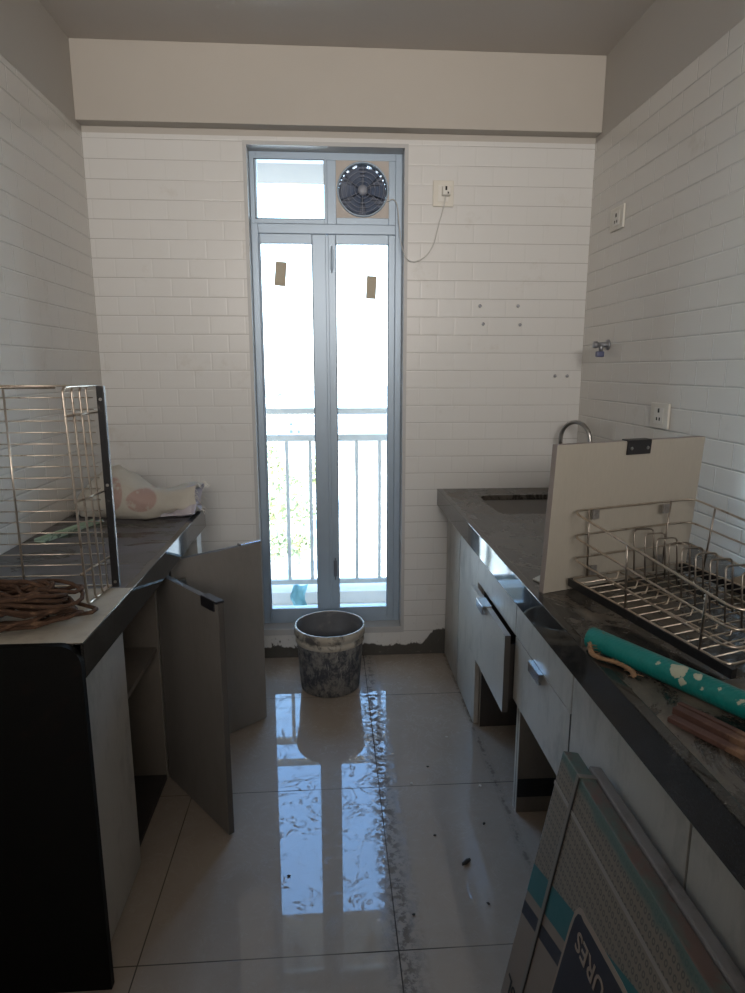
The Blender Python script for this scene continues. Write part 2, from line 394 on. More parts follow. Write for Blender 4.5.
def smooth_path(pts, seg=6):
    P = [Vector(p) for p in pts]; out = []
    for i in range(len(P)-1):
        p0 = P[max(i-1, 0)]; p1 = P[i]; p2 = P[i+1]; p3 = P[min(i+2, len(P)-1)]
        for k in range(seg):
            t = k/seg
            out.append(0.5*((2*p1) + (p2-p0)*t + (2*p0-5*p1+4*p2-p3)*t*t + (3*p1-p0-3*p2+p3)*t**3))
    out.append(P[-1]); return out

def lathe(bm, prof, c=(0, 0, 0), n=40, axis='z'):
    rings = []
    for r, h in prof:
        ring = []
        for k in range(n):
            a = 2*PI*k/n
            if axis == 'z': p = (c[0]+r*math.cos(a), c[1]+r*math.sin(a), c[2]+h)
            elif axis == 'y': p = (c[0]+r*math.cos(a), c[1]+h, c[2]+r*math.sin(a))
            else: p = (c[0]+h, c[1]+r*math.cos(a), c[2]+r*math.sin(a))
            ring.append(bm.verts.new(p))
        rings.append(ring)
    for A, B in zip(rings, rings[1:]):
        for k in range(n): bm.faces.new((A[k], A[(k+1)%n], B[(k+1)%n], B[k]))
    return rings

def capring(bm, ring, flip=False):
    bm.faces.new(ring[::-1] if flip else ring)

def prism(bm, poly, a0, a1, plane='xz'):
    """extrude a polygon: plane xz along y, yz along x, xy along z"""
    def P(p, t):
        return {'xz': (p[0], t, p[1]), 'yz': (t, p[0], p[1]), 'xy': (p[0], p[1], t)}[plane]
    A = [bm.verts.new(P(p, a0)) for p in poly]; B = [bm.verts.new(P(p, a1)) for p in poly]
    bm.faces.new(A); bm.faces.new(B[::-1])
    for i in range(len(poly)):
        j = (i+1) % len(poly); bm.faces.new((A[i], B[i], B[j], A[j]))

def obj(name, bm, m, parent=None, smooth=False, loc=None, rot=None, keep=False):
    bmesh.ops.recalc_face_normals(bm, faces=bm.faces[:])
    me = bpy.data.meshes.new(name); bm.to_mesh(me); bm.free()
    ms = m if isinstance(m, (list, tuple)) else [m]
    for q in ms: me.materials.append(M[q])
    if smooth:
        for p in me.polygons: p.use_smooth = True
    o = bpy.data.objects.new(name, me); COL.objects.link(o)
    if loc: o.location = loc
    if rot: o.rotation_euler = rot
    if parent:
        o.parent = parent
        if not keep: o.matrix_parent_inverse = parent.matrix_basis.inverted()
    return o

def thing(name, label, cat, loc=(0, 0, 0), rotz=0.0, group=None):
    o = bpy.data.objects.new(name, None); COL.objects.link(o); o.location = loc; o.rotation_euler = (0, 0, rotz)
    o.empty_display_size = 0.05
    o['label'] = label; o['category'] = cat
    if group: o['group'] = group
    return o
def tag(o, label, cat, group=None, kind=None):
    o['label'] = label; o['category'] = cat
    if group: o['group'] = group
    if kind: o['kind'] = kind
    return o
def struct(name, bm, m, smooth=False):
    o = obj(name, bm, m, None, smooth); o['kind'] = 'structure'; return o
def bm_(): return bmesh.new()
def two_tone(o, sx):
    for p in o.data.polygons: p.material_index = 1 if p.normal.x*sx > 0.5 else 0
def boxobj(name, m, x0, x1, y0, y1, z0, z1, parent=None, bev=0.0, **k):
    b = bm_(); box(b, x0, x1, y0, y1, z0, z1, bev); return obj(name, b, m, parent, **k)

# ---------------------------------------------------------------- the room shell
XL, XR, D, ZC, YB = -1.0, 1.16, 2.937, 2.652, -2.6
OX0, OX1, OZ0, OZ1 = -0.350, 0.348, 0.150, 2.318      # door opening
WT = 0.20
b = bm_(); box(b, XL-0.2, XR+0.2, YB, D+WT, -0.15, 0.0); struct('floor', b, 'floor_tile')
b = bm_(); box(b, XL-0.2, XR+0.2, YB, D, ZC, ZC+0.15); struct('ceiling', b, 'ceiling_paint')
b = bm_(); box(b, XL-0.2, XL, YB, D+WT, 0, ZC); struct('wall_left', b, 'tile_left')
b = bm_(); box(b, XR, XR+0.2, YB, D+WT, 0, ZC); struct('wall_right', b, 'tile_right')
b = bm_(); box(b, XL-0.2, XR+0.2, YB-0.2, YB, 0, ZC); struct('wall_rear', b, 'plaster')
b = bm_()
box(b, XL, OX0, D, D+WT, 0, ZC+0.15); box(b, OX1, XR, D, D+WT, 0, ZC+0.15)
box(b, OX0, OX1, D, D+WT, OZ1, ZC+0.15); box(b, OX0, OX1, D, D+WT, 0, OZ0-0.030)
struct('wall_back', b, 'tile_back')
b = bm_(); box(b, XL, XR, D-0.065, D, 2.360, ZC, 0.003); struct('trim_1', b, 'plaster')
# stone lining of the door opening and its sill
b = bm_()
box(b, OX0, OX0+0.016, D-0.006, D+0.10, OZ0, OZ1-0.016); box(b, OX1-0.016, OX1, D-0.006, D+0.10, OZ0, OZ1-0.016)
box(b, OX0, OX1, D-0.006, D+0.10, OZ1-0.016, OZ1)
struct('trim_2', b, 'jamb_stone')
b = bm_(); box(b, OX0, OX1, D-0.008, D+WT, OZ0-0.030, OZ0, 0.002); struct('trim_3', b, 'jamb_stone')

# ---------------------------------------------------------------- balcony door with transom
door = bpy.data.objects.new('door_1', None); COL.objects.link(door); door['kind'] = 'structure'
FY0, FY1 = 3.010, 3.070
FX0, FX1 = OX0+0.016, OX1-0.016
b = bm_()
box(b, FX0, FX0+0.030, FY0, FY1, OZ0, OZ1-0.016, 0.002); box(b, FX1-0.030, FX1, FY0, FY1, OZ0, OZ1-0.016, 0.002)
box(b, FX0+0.03, FX1-0.03, FY0, FY1, OZ1-0.046, OZ1-0.016, 0.002); box(b, FX0+0.03, FX1-0.03, FY0, FY1, OZ0, OZ0+0.022, 0.002)
box(b, FX0+0.03, FX1-0.03, FY0-0.004, FY1, 1.968, 2.010, 0.003)
box(b, 0.000, 0.040, FY0, FY1, 2.01, 2.272, 0.002); box(b, 0.272, FX1-0.03, FY0, FY1, 2.01, 2.272, 0.002); box(b, 0.040, 0.272, FY0, FY1, 2.01, 2.038, 0.002)
obj('frame', b, 'aluminium', door)
def leaf(x0, x1, gx0, gx1, nm='door_leaf'):
    z0, z1, gz0, gz1 = OZ0+0.024, 1.966, 0.228, 1.926
    b = bm_()
    box(b, x0, gx0, FY0-0.010, FY0+0.030, z0, z1, 0.003); box(b, gx1, x1, FY0-0.010, FY0+0.030, z0, z1, 0.003)
    box(b, gx0, gx1, FY0-0.010, FY0+0.030, gz1, z1, 0.002); box(b, gx0, gx1, FY0-0.010, FY0+0.030, z0, gz0, 0.002)
    lf = obj(nm, b, 'aluminium', door)
    b = bm_(); box(b, gx0, gx1, FY0+0.008, FY0+0.013, gz0, gz1); obj('glass_pane', b, 'glass', lf)
    b = bm_(); r = 0.0022
    tube(b, [(gx0, FY0-0.006, gz0), (gx0, FY0-0.006, gz1), (gx1, FY0-0.006, gz1), (gx1, FY0-0.006, gz0)], r, 4, True)
    obj('gasket', b, 'black_plastic', lf)
    return lf
lfa = leaf(FX0+0.031, -0.006, -0.296, -0.069)
lfb = leaf(-0.004, FX1-0.031, 0.036, 0.270)
def sticker(lf, cx, cz, w, h, a):
    b = bm_(); box(b, -w/2, w/2, -0.0006, 0.0006, -h/2, h/2)
    o = obj('paper_sticker', b, 'sticker', lf, keep=True); o.location = (cx, FY0+0.0066, cz); o.rotation_euler = (0, a, 0)
sticker(lfa, -0.211, 1.800, 0.050, 0.105, math.radians(5)); sticker(lfb, 0.195, 1.745, 0.046, 0.100, math.radians(3))
# overlap strip and tower bolts on the meeting stiles
b = bm_(); box(b, -0.010, 0.004, FY0-0.016, FY0-0.010, 0.18, 1.96, 0.002); obj('meeting_strip', b, 'aluminium', lfa)
for zz in (0.43, 1.86):
    b = bm_(); box(b, 0.010, 0.026, FY0-0.017, FY0-0.010, zz-0.04, zz+0.04, 0.002); tube(b, [(0.018, FY0-0.020, zz-0.055), (0.018, FY0-0.020, zz+0.055)], 0.003, 8)
    obj('tower_bolt', b, 'aluminium_dark' if zz < 1 else 'aluminium', lfb)
# transom lights
b = bm_()
gx0, gx1, gz0, gz1 = -0.312, -0.012, 2.030, 2.270
for q in ((gx0-0.02, gx0, gz0-0.02, gz1+0.01), (gx1, gx1+0.012, gz0-0.02, gz1+0.01)): box(b, q[0], q[1], FY0-0.004, FY0+0.02, q[2], q[3], 0.001)
box(b, gx0, gx1, FY0-0.004, FY0+0.02, gz0-0.02, gz0, 0.001); box(b, gx0, gx1, FY0-0.004, FY0+0.02, gz1, gz1+0.01, 0.001)
sash = obj('transom_sash', b, 'aluminium', door)
b = bm_(); box(b, gx0, gx1, FY0+0.006, FY0+0.011, gz0, gz1); obj('glass_pane', b, 'glass', sash)
b = bm_(); tube(b, [(gx0, FY0-0.005, gz0), (gx0, FY0-0.005, gz1), (gx1, FY0-0.005, gz1), (gx1, FY0-0.005, gz0)], 0.002, 4, True); obj('gasket', b, 'black_plastic', sash)

# exhaust fan in the transom
fx, fz = 0.157, 2.154; fy = FY0+0.002
fan = thing('exhaust_fan', 'round exhaust fan on a square pinkish plate above the balcony door', 'exhaust fan', (fx, fy, fz-0.12))
b = bm_(); R = 0.1135; n = 48
outer = []
for k in range(n):
    a = 2*PI*k/n; s = 0.120/max(abs(math.cos(a)), abs(math.sin(a))); outer.append((s*math.cos(a), s*math.sin(a)))
A = [b.verts.new((fx+p[0], fy, fz+p[1])) for p in outer]; Bv = [b.verts.new((fx+R*math.cos(2*PI*k/n), fy, fz+R*math.sin(2*PI*k/n))) for k in range(n)]
A2 = [b.verts.new((fx+p[0], fy+0.012, fz+p[1])) for p in outer]; B2 = [b.verts.new((fx+R*math.cos(2*PI*k/n), fy+0.012, fz+R*math.sin(2*PI*k/n))) for k in range(n)]
for k in range(n):
    j = (k+1) % n
    b.faces.new((A[k], A[j], Bv[j], Bv[k])); b.faces.new((A2[k], B2[k], B2[j], A2[j])); b.faces.new((A[k], A2[k], A2[j], A[j])); b.faces.new((Bv[k], Bv[j], B2[j], B2[k]))
obj('mounting_plate', b, 'fan_plate', fan)
b = bm_(); lathe(b, [(0.1135, 0.05), (0.1135, -0.010), (0.110, -0.013), (0.106, -0.010), (0.106, 0.05), (0.1135, 0.05)], (fx, fy, fz), 48, 'y'); obj('ring', b, 'aluminium', fan, True)
b = bm_(); r1 = lathe(b, [(0.004, -0.006), (0.018, -0.006), (0.022, 0.002), (0.022, 0.03)], (fx, fy, fz), 24, 'y'); capring(b, r1[0]); capring(b, r1[-1], True); obj('hub', b, 'hub_grey', fan, True)
for k in range(6):
    b = bm_(); a0 = k*PI/3; vs = []
    for t in range(5):
        rr = 0.020 + 0.080*t/4; w = 0.40 - 0.02*t
        for sgn in (-1, 1):
            a = a0 + sgn*w; vs.append(b.verts.new((fx+rr*math.cos(a), fy+0.022+sgn*0.008, fz+rr*math.sin(a))))
    for t in range(4): b.faces.new((vs[2*t], vs[2*t+1], vs[2*t+3], vs[2*t+2]))
    ext = bmesh.ops.extrude_face_region(b, geom=b.faces[:]); 
    for v in [g for g in ext['geom'] if isinstance(g, bmesh.types.BMVert)]: v.co.y += 0.002
    obj('blade', b, 'fan_blade', fan)
b = bm_()   # louvres at the outside
for k in range(14):
    zz = fz - 0.104 + 0.016*k; half = math.sqrt(max(0.0, 0.106**2 - (zz-fz)**2))
    if half > 0.01:
        v = box(b, fx-half, fx+half, fy+0.045, fy+0.048, zz-0.010, zz+0.009)
obj('louvre', b, 'fan_blade', fan)
b = bm_()
for r in (0.035, 0.055, 0.075, 0.092):
    tube(b, [(fx+r*math.cos(a*PI/18), fy-0.004, fz+r*math.sin(a*PI/18)) for a in range(36)], 0.0009, 4, True)
for k in range(6):
    a = k*PI/3+0.5; tube(b, [(fx+0.02*math.cos(a), fy-0.004, fz+0.02*math.sin(a)), (fx+0.10*math.cos(a), fy-0.004, fz+0.10*math.sin(a))], 0.001, 4)
obj('guard', b, 'hub_grey', fan)

# ---------------------------------------------------------------- balcony and the view
b = bm_(); box(b, -1.6, 1.8, D+WT, 3.92, -0.20, -0.02); box(b, -1.6, 1.8, 3.72, 3.92, -0.02, 0.055, 0.004); tag(obj('balcony_floor', b, 'balcony_tile'), 'balcony floor slab with kerb', 'balcony'); o = bpy.data.objects['balcony_floor']; o['kind'] = 'structure'
b = bm_(); box(b, -2.5, 2.5, D+WT, 3.905, 2.408, 2.56); o = struct('trim_4', b, 'concrete')
rail = thing('balcony_railing', 'metal balcony railing with two flat top rails outside the glass door', 'railing', (0, 3.80, 0.055))
for zz, hh in ((1.142, 0.034), (0.985, 0.038)):
    boxobj('top_rail', 'rail_metal', -1.6, 1.8, 3.785, 3.815, zz-hh/2, zz+hh/2, rail, 0.002)
boxobj('bottom_rail', 'rail_metal', -1.6, 1.8, 3.785, 3.815, 0.082, 0.112, rail, 0.002)
for k in range(-9, 13):
    xx = -0.119 + 0.138*k
    if -1.55 < xx < 1.75: boxobj('baluster', 'rail_metal', xx-0.0105, xx+0.0105, 3.793, 3.807, 0.112, 0.971, rail)
for xx in (-1.55, 0.02, 1.72):
    boxobj('post', 'rail_metal', xx-0.015, xx+0.015, 3.785, 3.815, 0.055, 1.13, rail)
b = bm_()
vs = []
for i in range(7):
    for j in range(5):
        vs.append(b.verts.new((-0.235+0.085*j/4 + 0.010*math.sin(i*1.3), 3.56 + 0.02*math.sin(j*2.1+i) + 0.03*i/6, 0.004 + 0.16*i/6 - 0.02)))
for i in range(6):
    for j in range(4): b.faces.new((vs[i*5+j], vs[i*5+j+1], vs[i*5+j+6], vs[i*5+j+5]))
ext = bmesh.ops.extrude_face_region(b, geom=b.faces[:])
for v in [g for g in ext['geom'] if isinstance(g, bmesh.types.BMVert)]: v.co.y += 0.004
tag(obj('cloth', b, 'teal_cloth', None, True), 'teal cloth hanging by the balcony kerb outside the left door pane', 'cloth')

G = -20.0
b = bm_(); box(b, -400, 400, 8, 900, G-1, G); struct('ground', b, 'ground_pale')
def building(x0, x1, y0, y1, z1, m, label, floors, bays):
    t = thing('apartment_building', label, 'building', ((x0+x1)/2, y0, G))
    boxobj('wall', m, x0, x1, y0, y1, G, z1, t); boxobj('roof_parapet', 'concrete', x0-0.2, x1+0.2, y0-0.2, y1+0.2, z1, z1+0.6, t)
    fh = (z1-G)/floors; bw = (x1-x0)/bays
    for i in range(floors):
        for j in range(bays):
            boxobj('window', 'window_dark', x0+bw*(j+0.3), x0+bw*(j+0.7), y0-0.15, y0-0.01, G+fh*(i+0.35), G+fh*(i+0.75), t)
building(0.6, 9.0, 16, 26, -0.9, 'facade_white', 'near white building with plain rendered wall, seen through the right door pane', 5, 2)
building(-18.5, -13.6, 170, 182, -5.5, 'facade_cream', 'distant tall grey-cream tower block at the left of the door view', 7, 3)
building(-12.5, -3.5, 190, 205, -11.0, 'facade_white', 'distant low white block right of the tower block beyond the trees', 4, 4)
def tree(x, y, h, r, label):
    t = thing('tree', label, 'tree', (x, y, G), 0, 'trees beyond the balcony')
    b = bm_(); tube(b, [(x, y, G), (x+0.2, y, G+h*0.35), (x, y, G+h*0.6)], [0.3, 0.22, 0.12], 8); obj('trunk', b, 'bark', t)
    b = bm_(); rnd = random.Random(int(x*7+y))
    for _ in range(700):
        th = rnd.uniform(0, 2*PI); ph = math.acos(rnd.uniform(-0.7, 1)); q = rnd.uniform(0.55, 1.0)
        bl = 1 + 0.25*math.sin(3*th+x)
        c = Vector((x + r*q*bl*math.sin(ph)*math.cos(th), y + r*q*bl*math.sin(ph)*math.sin(th), G + h*0.66 + h*0.36*q*math.cos(ph)))
        s = rnd.uniform(0.12, 0.34); u = Vector((rnd.uniform(-1,1), rnd.uniform(-1,1), rnd.uniform(-1,1))).normalized(); w = u.orthogonal().normalized()
        b.faces.new([b.verts.new(c+u*s), b.verts.new(c+w*s), b.verts.new(c-u*s), b.verts.new(c-w*s)])
    me = bpy.data.meshes.new('crown'); b.to_mesh(me); b.free(); me.materials.append(M['leaves'])
    o = bpy.data.objects.new('crown', me); COL.objects.link(o); o.parent = t; o.matrix_parent_inverse = t.matrix_basis.inverted()
tree(-5.8, 62, 6.6, 1.2, 'small tree at the left edge of the door view')
tree(-4.4, 74, 8.0, 2.3, 'broad tree in the middle of the left door pane')
tree(-5.6, 82, 9.5, 2.4, 'tall tree rising behind the broad tree')
tree(-8.2, 90, 11.5, 1.7, 'slender pale tree at the left side of the door view, behind the small one')
tree(-3.6, 66, 4.8, 1.2, 'low bushy tree in front of the broad tree')
tree(-7.6, 77, 6.5, 1.4, 'rounded low tree left of the broad tree')
tree(-1.2, 95, 9.0, 2.4, 'tree beside the mullion at the right of the left pane')
b = bm_()
prism(b, [(-4.2, 0.0), (-2.6, 0.5), (-2.6, 0.9), (-4.2, 0.3)], 60, 62, 'xz')
for v in b.verts: v.co.z += G+1.5
tag(obj('roof_shed', b, 'red_cloth'), 'small rusty shed roof on the ground beyond the railing', 'shed')

# ---------------------------------------------------------------- left worktop, end panel and cabinets
CZ, CT = 0.83, 0.077
LX, LY0, LY1 = -0.510, 1.244, 2.580
b = bm_(); box(b, XL, LX-0.004, LY0+0.018, LY1, CZ-0.022, CZ, 0.001)
wt = obj('granite_worktop', b, 'granite_top_left'); tag(wt, 'dusty black granite worktop along the left wall', 'worktop')
b = bm_(); box(b, LX-0.022, LX, LY0+0.018, LY1, CZ-CT, CZ+0.0006, 0.002); obj('edge_strip', b, 'granite_edge', wt)
b = bm_()   # upright slab facing the camera, top outer corner rounded
poly = [(XL, 0.0), (LX, 0.0)]
for k in range(9):
    a = k/8*PI/2; poly.append((LX-0.045+0.045*math.cos(a), CZ+0.004-0.045+0.045*math.sin(a)))
poly.append((XL, CZ+0.004))
prism(b, poly, LY0, LY0+0.018, 'xz')
tag(obj('granite_end_panel', b, 'granite_panel'), 'upright dark granite slab closing the near end of the left counter', 'stone panel')

FXL = -0.552                    # plane of the left cabinet fronts
cab = thing('base_cabinet', 'open base cabinet at the near end of left counter, its door swung towards the camera', 'cabinet', (-0.775, 1.66, 0), 0, 'left base cabinets')
zt = CZ-0.026
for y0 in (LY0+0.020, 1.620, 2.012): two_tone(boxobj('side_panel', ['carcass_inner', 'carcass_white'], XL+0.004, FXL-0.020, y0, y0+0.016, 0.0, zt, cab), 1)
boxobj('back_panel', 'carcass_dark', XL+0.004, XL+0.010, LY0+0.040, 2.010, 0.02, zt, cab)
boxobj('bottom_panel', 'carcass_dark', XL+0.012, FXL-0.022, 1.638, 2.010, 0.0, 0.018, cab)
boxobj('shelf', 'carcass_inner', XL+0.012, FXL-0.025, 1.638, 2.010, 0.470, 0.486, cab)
boxobj('front_panel', 'laminate', FXL-0.018, FXL, LY0+0.020, 1.625, 0.004, 0.751, cab, 0.001)
boxobj('stile', 'carcass_inner', FXL-0.018, FXL, 2.030, 2.120, 0.004, zt, cab, 0.001)
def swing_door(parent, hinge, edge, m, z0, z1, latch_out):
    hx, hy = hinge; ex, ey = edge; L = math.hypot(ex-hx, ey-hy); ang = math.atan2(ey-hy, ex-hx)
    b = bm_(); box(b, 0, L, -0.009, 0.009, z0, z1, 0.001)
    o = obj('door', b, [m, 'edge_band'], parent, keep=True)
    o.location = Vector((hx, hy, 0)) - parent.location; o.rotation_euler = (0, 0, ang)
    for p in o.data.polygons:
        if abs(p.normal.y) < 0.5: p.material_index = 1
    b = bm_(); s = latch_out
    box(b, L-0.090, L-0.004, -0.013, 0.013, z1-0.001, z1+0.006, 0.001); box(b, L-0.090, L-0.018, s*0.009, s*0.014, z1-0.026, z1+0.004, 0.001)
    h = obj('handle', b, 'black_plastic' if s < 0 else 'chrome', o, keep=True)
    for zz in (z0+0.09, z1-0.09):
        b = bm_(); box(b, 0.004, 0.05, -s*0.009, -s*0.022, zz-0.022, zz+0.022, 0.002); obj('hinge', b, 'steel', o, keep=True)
    return o
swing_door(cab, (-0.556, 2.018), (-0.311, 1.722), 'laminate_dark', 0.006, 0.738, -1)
cab2 = thing('base_cabinet', 'kitchen base cabinet at the window end of the left counter, its door swung wide across', 'cabinet', (-0.775, 2.35, 0), 0, 'left base cabinets')
for y0 in (2.125, 2.500, 2.562): boxobj('side_panel', 'carcass_white', XL+0.004, FXL-0.020, y0, y0+0.016, 0.0, zt, cab2, 0.001)
boxobj('back_panel', 'carcass_dark', XL+0.004, XL+0.010, 2.142, 2.560, 0.02, zt, cab2)
boxobj('front_filler', 'laminate', FXL-0.018, FXL+0.02, 2.500, 2.578, 0.004, 0.751, cab2, 0.001)
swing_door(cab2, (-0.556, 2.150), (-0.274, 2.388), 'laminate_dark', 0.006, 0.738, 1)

# ---------------------------------------------------------------- right worktop with sink
RX, RY0 = 0.500, -0.10
b = bm_()
hx0, hx1, hy0, hy1 = 0.655, 1.060, 2.385, 2.765
zt0 = CZ-0.022
box(b, RX+0.004, hx0, RY0, D-0.001, zt0, CZ); box(b, hx1, XR-0.001, RY0, D-0.001, zt0, CZ)
box(b, hx0, hx1, RY0, hy0, zt0, CZ); box(b, hx0, hx1, hy1, D-0.001, zt0, CZ)
for cx_, sx in ((hx0, 1), (hx1, -1)):
    for cy_, sy in ((hy0, 1), (hy1, -1)):
        c = 0.055; arc = [(cx_, cy_)] + [(cx_ + sx*c*(1-math.sin(t*PI/10)), cy_ + sy*c*(1-math.cos(t*PI/10))) for t in range(6)]
        prism(b, arc, zt0, CZ, 'xy')
wr = obj('granite_worktop', b, 'granite_top_right'); tag(wr, 'black granite worktop with sink cut-out along the right wall', 'worktop')
b = bm_(); box(b, RX, RX+0.022, RY0, D-0.001, CZ-CT, CZ+0.0006, 0.002); obj('edge_strip', b, 'granite_edge', wr)
b = bm_()
def rrect(x0, x1, y0, y1, r, z, n=5):
    out = []
    for cx_, cy_, a0 in ((x1-r, y1-r, 0), (x0+r, y1-r, PI/2), (x0+r, y0+r, PI), (x1-r, y0+r, 1.5*PI)):
        for k in range(n+1): a = a0 + k/n*PI/2; out.append((cx_+r*math.cos(a), cy_+r*math.sin(a), z))
    return out
loops = [rrect(hx0-0.02, hx1+0.02, hy0-0.02, hy1+0.02, 0.06, zt0-0.001), rrect(hx0+0.002, hx1-0.002, hy0+0.002, hy1-0.002, 0.055, zt0-0.002), rrect(hx0+0.012, hx1-0.012, hy0+0.012, hy1-0.012, 0.06, zt0-0.15), rrect(hx0+0.05, hx1-0.05, hy0+0.05, hy1-0.05, 0.06, zt0-0.175)]
rs = [[b.verts.new(p) for p in l] for l in loops]
for A_, B_ in zip(rs, rs[1:]):
    for k in range(len(A_)): b.faces.new((A_[k], A_[(k+1) % len(A_)], B_[(k+1) % len(A_)], B_[k]))
b.faces.new(rs[-1])
sk = obj('sink_basin', b, 'steel_dull', None, True); tag(sk, 'sunken steel sink basin in the right worktop', 'sink')
fau = thing('gooseneck_faucet', 'curved steel gooseneck faucet behind the leaning board at the sink', 'faucet', (1.128, 2.71, CZ))
b = bm_(); fa, fb = Vector((1.128, 2.71, 0)), Vector((1.045, 2.84, 0)); path = [fa + Vector((0, 0, CZ+0.02)), fa + Vector((0, 0, 1.075))]
for k in range(1, 13):
    a = k/12*PI; path.append(fa.lerp(fb, (1-math.cos(a))/2) + Vector((0, 0, 1.075+0.078*math.sin(a))))
path.append(fb + Vector((0, 0, 1.03))); tube(b, path, 0.0095, 12); obj('spout', b, 'steel', fau, True)
b = bm_(); r1 = lathe(b, [(0.024, 0), (0.024, 0.008), (0.015, 0.02), (0.015, 0.055), (0.006, 0.06)], (1.128, 2.71, CZ), 20); capring(b, r1[0], True); capring(b, r1[-1]); obj('base', b, 'steel', fau, True)

FXR = 0.552
def rcab(y0, y1, label, parts):
    t = thing('base_cabinet', label, 'cabinet', (0.85, (y0+y1)/2, 0), 0, 'right base cabinets')
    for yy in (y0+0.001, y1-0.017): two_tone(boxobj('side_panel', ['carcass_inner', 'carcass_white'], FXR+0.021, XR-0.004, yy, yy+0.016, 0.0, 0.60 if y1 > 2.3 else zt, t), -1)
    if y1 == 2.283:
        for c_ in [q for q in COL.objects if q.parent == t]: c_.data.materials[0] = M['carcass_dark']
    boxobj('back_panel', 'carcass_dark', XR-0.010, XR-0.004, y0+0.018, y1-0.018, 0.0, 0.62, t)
    for (nm, a0, a1, z0, z1, m) in parts: boxobj(nm, m, FXR, FXR+0.018, a0, a1, z0, z1, t, 0.001)
    return t
rcab(2.632, 2.934, 'pale base cabinet tight in the corner right of the balcony door', [('door', 2.634, 2.930, 0.004, 0.751, 'laminate')])
rcab(2.285, 2.628, 'closed base cabinet below the sink, left of the pulled-out drawer', [('door', 2.285, 2.622, 0.004, 0.751, 'laminate')])
tc_ = rcab(1.785, 2.283, 'base cabinet with the upper drawer ajar over a dark opening', [('false_front', 1.787, 2.283, 0.592, 0.751, 'laminate')])
td_ = rcab(1.332, 1.783, 'base cabinet with shut drawer above an open bay, beside the leaning carton', [('false_front', 1.334, 1.783, 0.594, 0.751, 'laminate')])
rcab(0.842, 1.330, 'base cabinet whose plain door the cartons lean against', [('door', 0.844, 1.328, 0.004, 0.751, 'laminate')])
rcab(0.350, 0.840, 'base cabinet at the lower right corner nearest the camera', [('door', 0.352, 0.838, 0.004, 0.751, 'laminate')])
def drawer(t, y0, y1, z0, z1, xo, hy, face):
    dr = boxobj('drawer', face, xo, xo+0.018, y0, y1, z0, z1, t)
    dr.data.materials.append(M['edge_band'])
    for p in dr.data.polygons: p.material_index = 1 if p.normal.y < -0.5 else 0
    b = bm_(); X1 = xo+0.40
    box(b, xo+0.019, X1, y0+0.025, y0+0.037, z0+0.03, z1-0.04); box(b, xo+0.019, X1, y1-0.037, y1-0.025, z0+0.03, z1-0.04)
    box(b, xo+0.019, X1, y0+0.037, y1-0.037, z0+0.03, z0+0.04); box(b, X1-0.012, X1, y0+0.037, y1-0.037, z0+0.04, z1-0.04)
    obj('drawer_box', b, 'carcass_dark', dr)
    b = bm_(); w = 0.044
    box(b, xo-0.012, xo+0.019, hy-w, hy+w, z1, z1+0.003, 0.001); box(b, xo-0.014, xo-0.011, hy-w, hy+w, z1-0.026, z1+0.003, 0.001)
    box(b, xo-0.014, xo-0.004, hy-w, hy+w, z1-0.027, z1-0.024, 0.001)
    obj('handle', b, 'chrome', dr)
    return dr
drawer(tc_, 1.792, 2.262, 0.335, 0.588, 0.522, 2.075, 'laminate')
drawer(td_, 1.336, 1.781, 0.388, 0.590, FXR, 1.570, 'laminate')
b = bm_()
for k in range(9): box(b, FXR+0.03, FXR+0.15, 1.7635, 1.7655, 0.062+0.006*k, 0.065+0.006*k)
box(b, FXR+0.022, FXR+0.16, 1.7645, 1.7665, 0.055, 0.118)
obj('vent_strip', b, 'black_plastic', td_)

# ---------------------------------------------------------------- board standing on the right worktop
ba = Vector((0.527, 1.492, CZ)); bb = Vector((0.990, 1.662, CZ)); L = (bb-ba).length; ang = math.atan2(bb.y-ba.y, bb.x-ba.x)
pan = thing('cabinet_door_board', 'loose cream cabinet door standing upright on the right worktop', 'board', ba, ang)
b = bm_(); box(b, 0, L, 0, 0.018, 0.0005, 0.376, 0.001)
o = obj('board', b, ['laminate_board', 'ply_edge'], pan, keep=True)
for p in o.data.polygons:
    if abs(p.normal.y) < 0.5: p.material_index = 1
o.rotation_euler = (math.radians(3.5), 0, 0)
b = bm_(); box(b, L*0.44, L*0.44+0.078, -0.006, 0.018, 0.374, 0.379, 0.001); box(b, L*0.44, L*0.44+0.078, -0.006, -0.001, 0.342, 0.377, 0.001)
q = obj('handle', b, 'black_plastic', o, keep=True)
for dx in (0.012, 0.066):
    b = bm_(); r1 = lathe(b, [(0.0045, 0), (0.004, -0.002), (0.001, -0.0025)], (L*0.44+dx, -0.006, 0.358), 12, 'y'); capring(b, r1[0]); obj('screw', b, 'steel', q, keep=True)

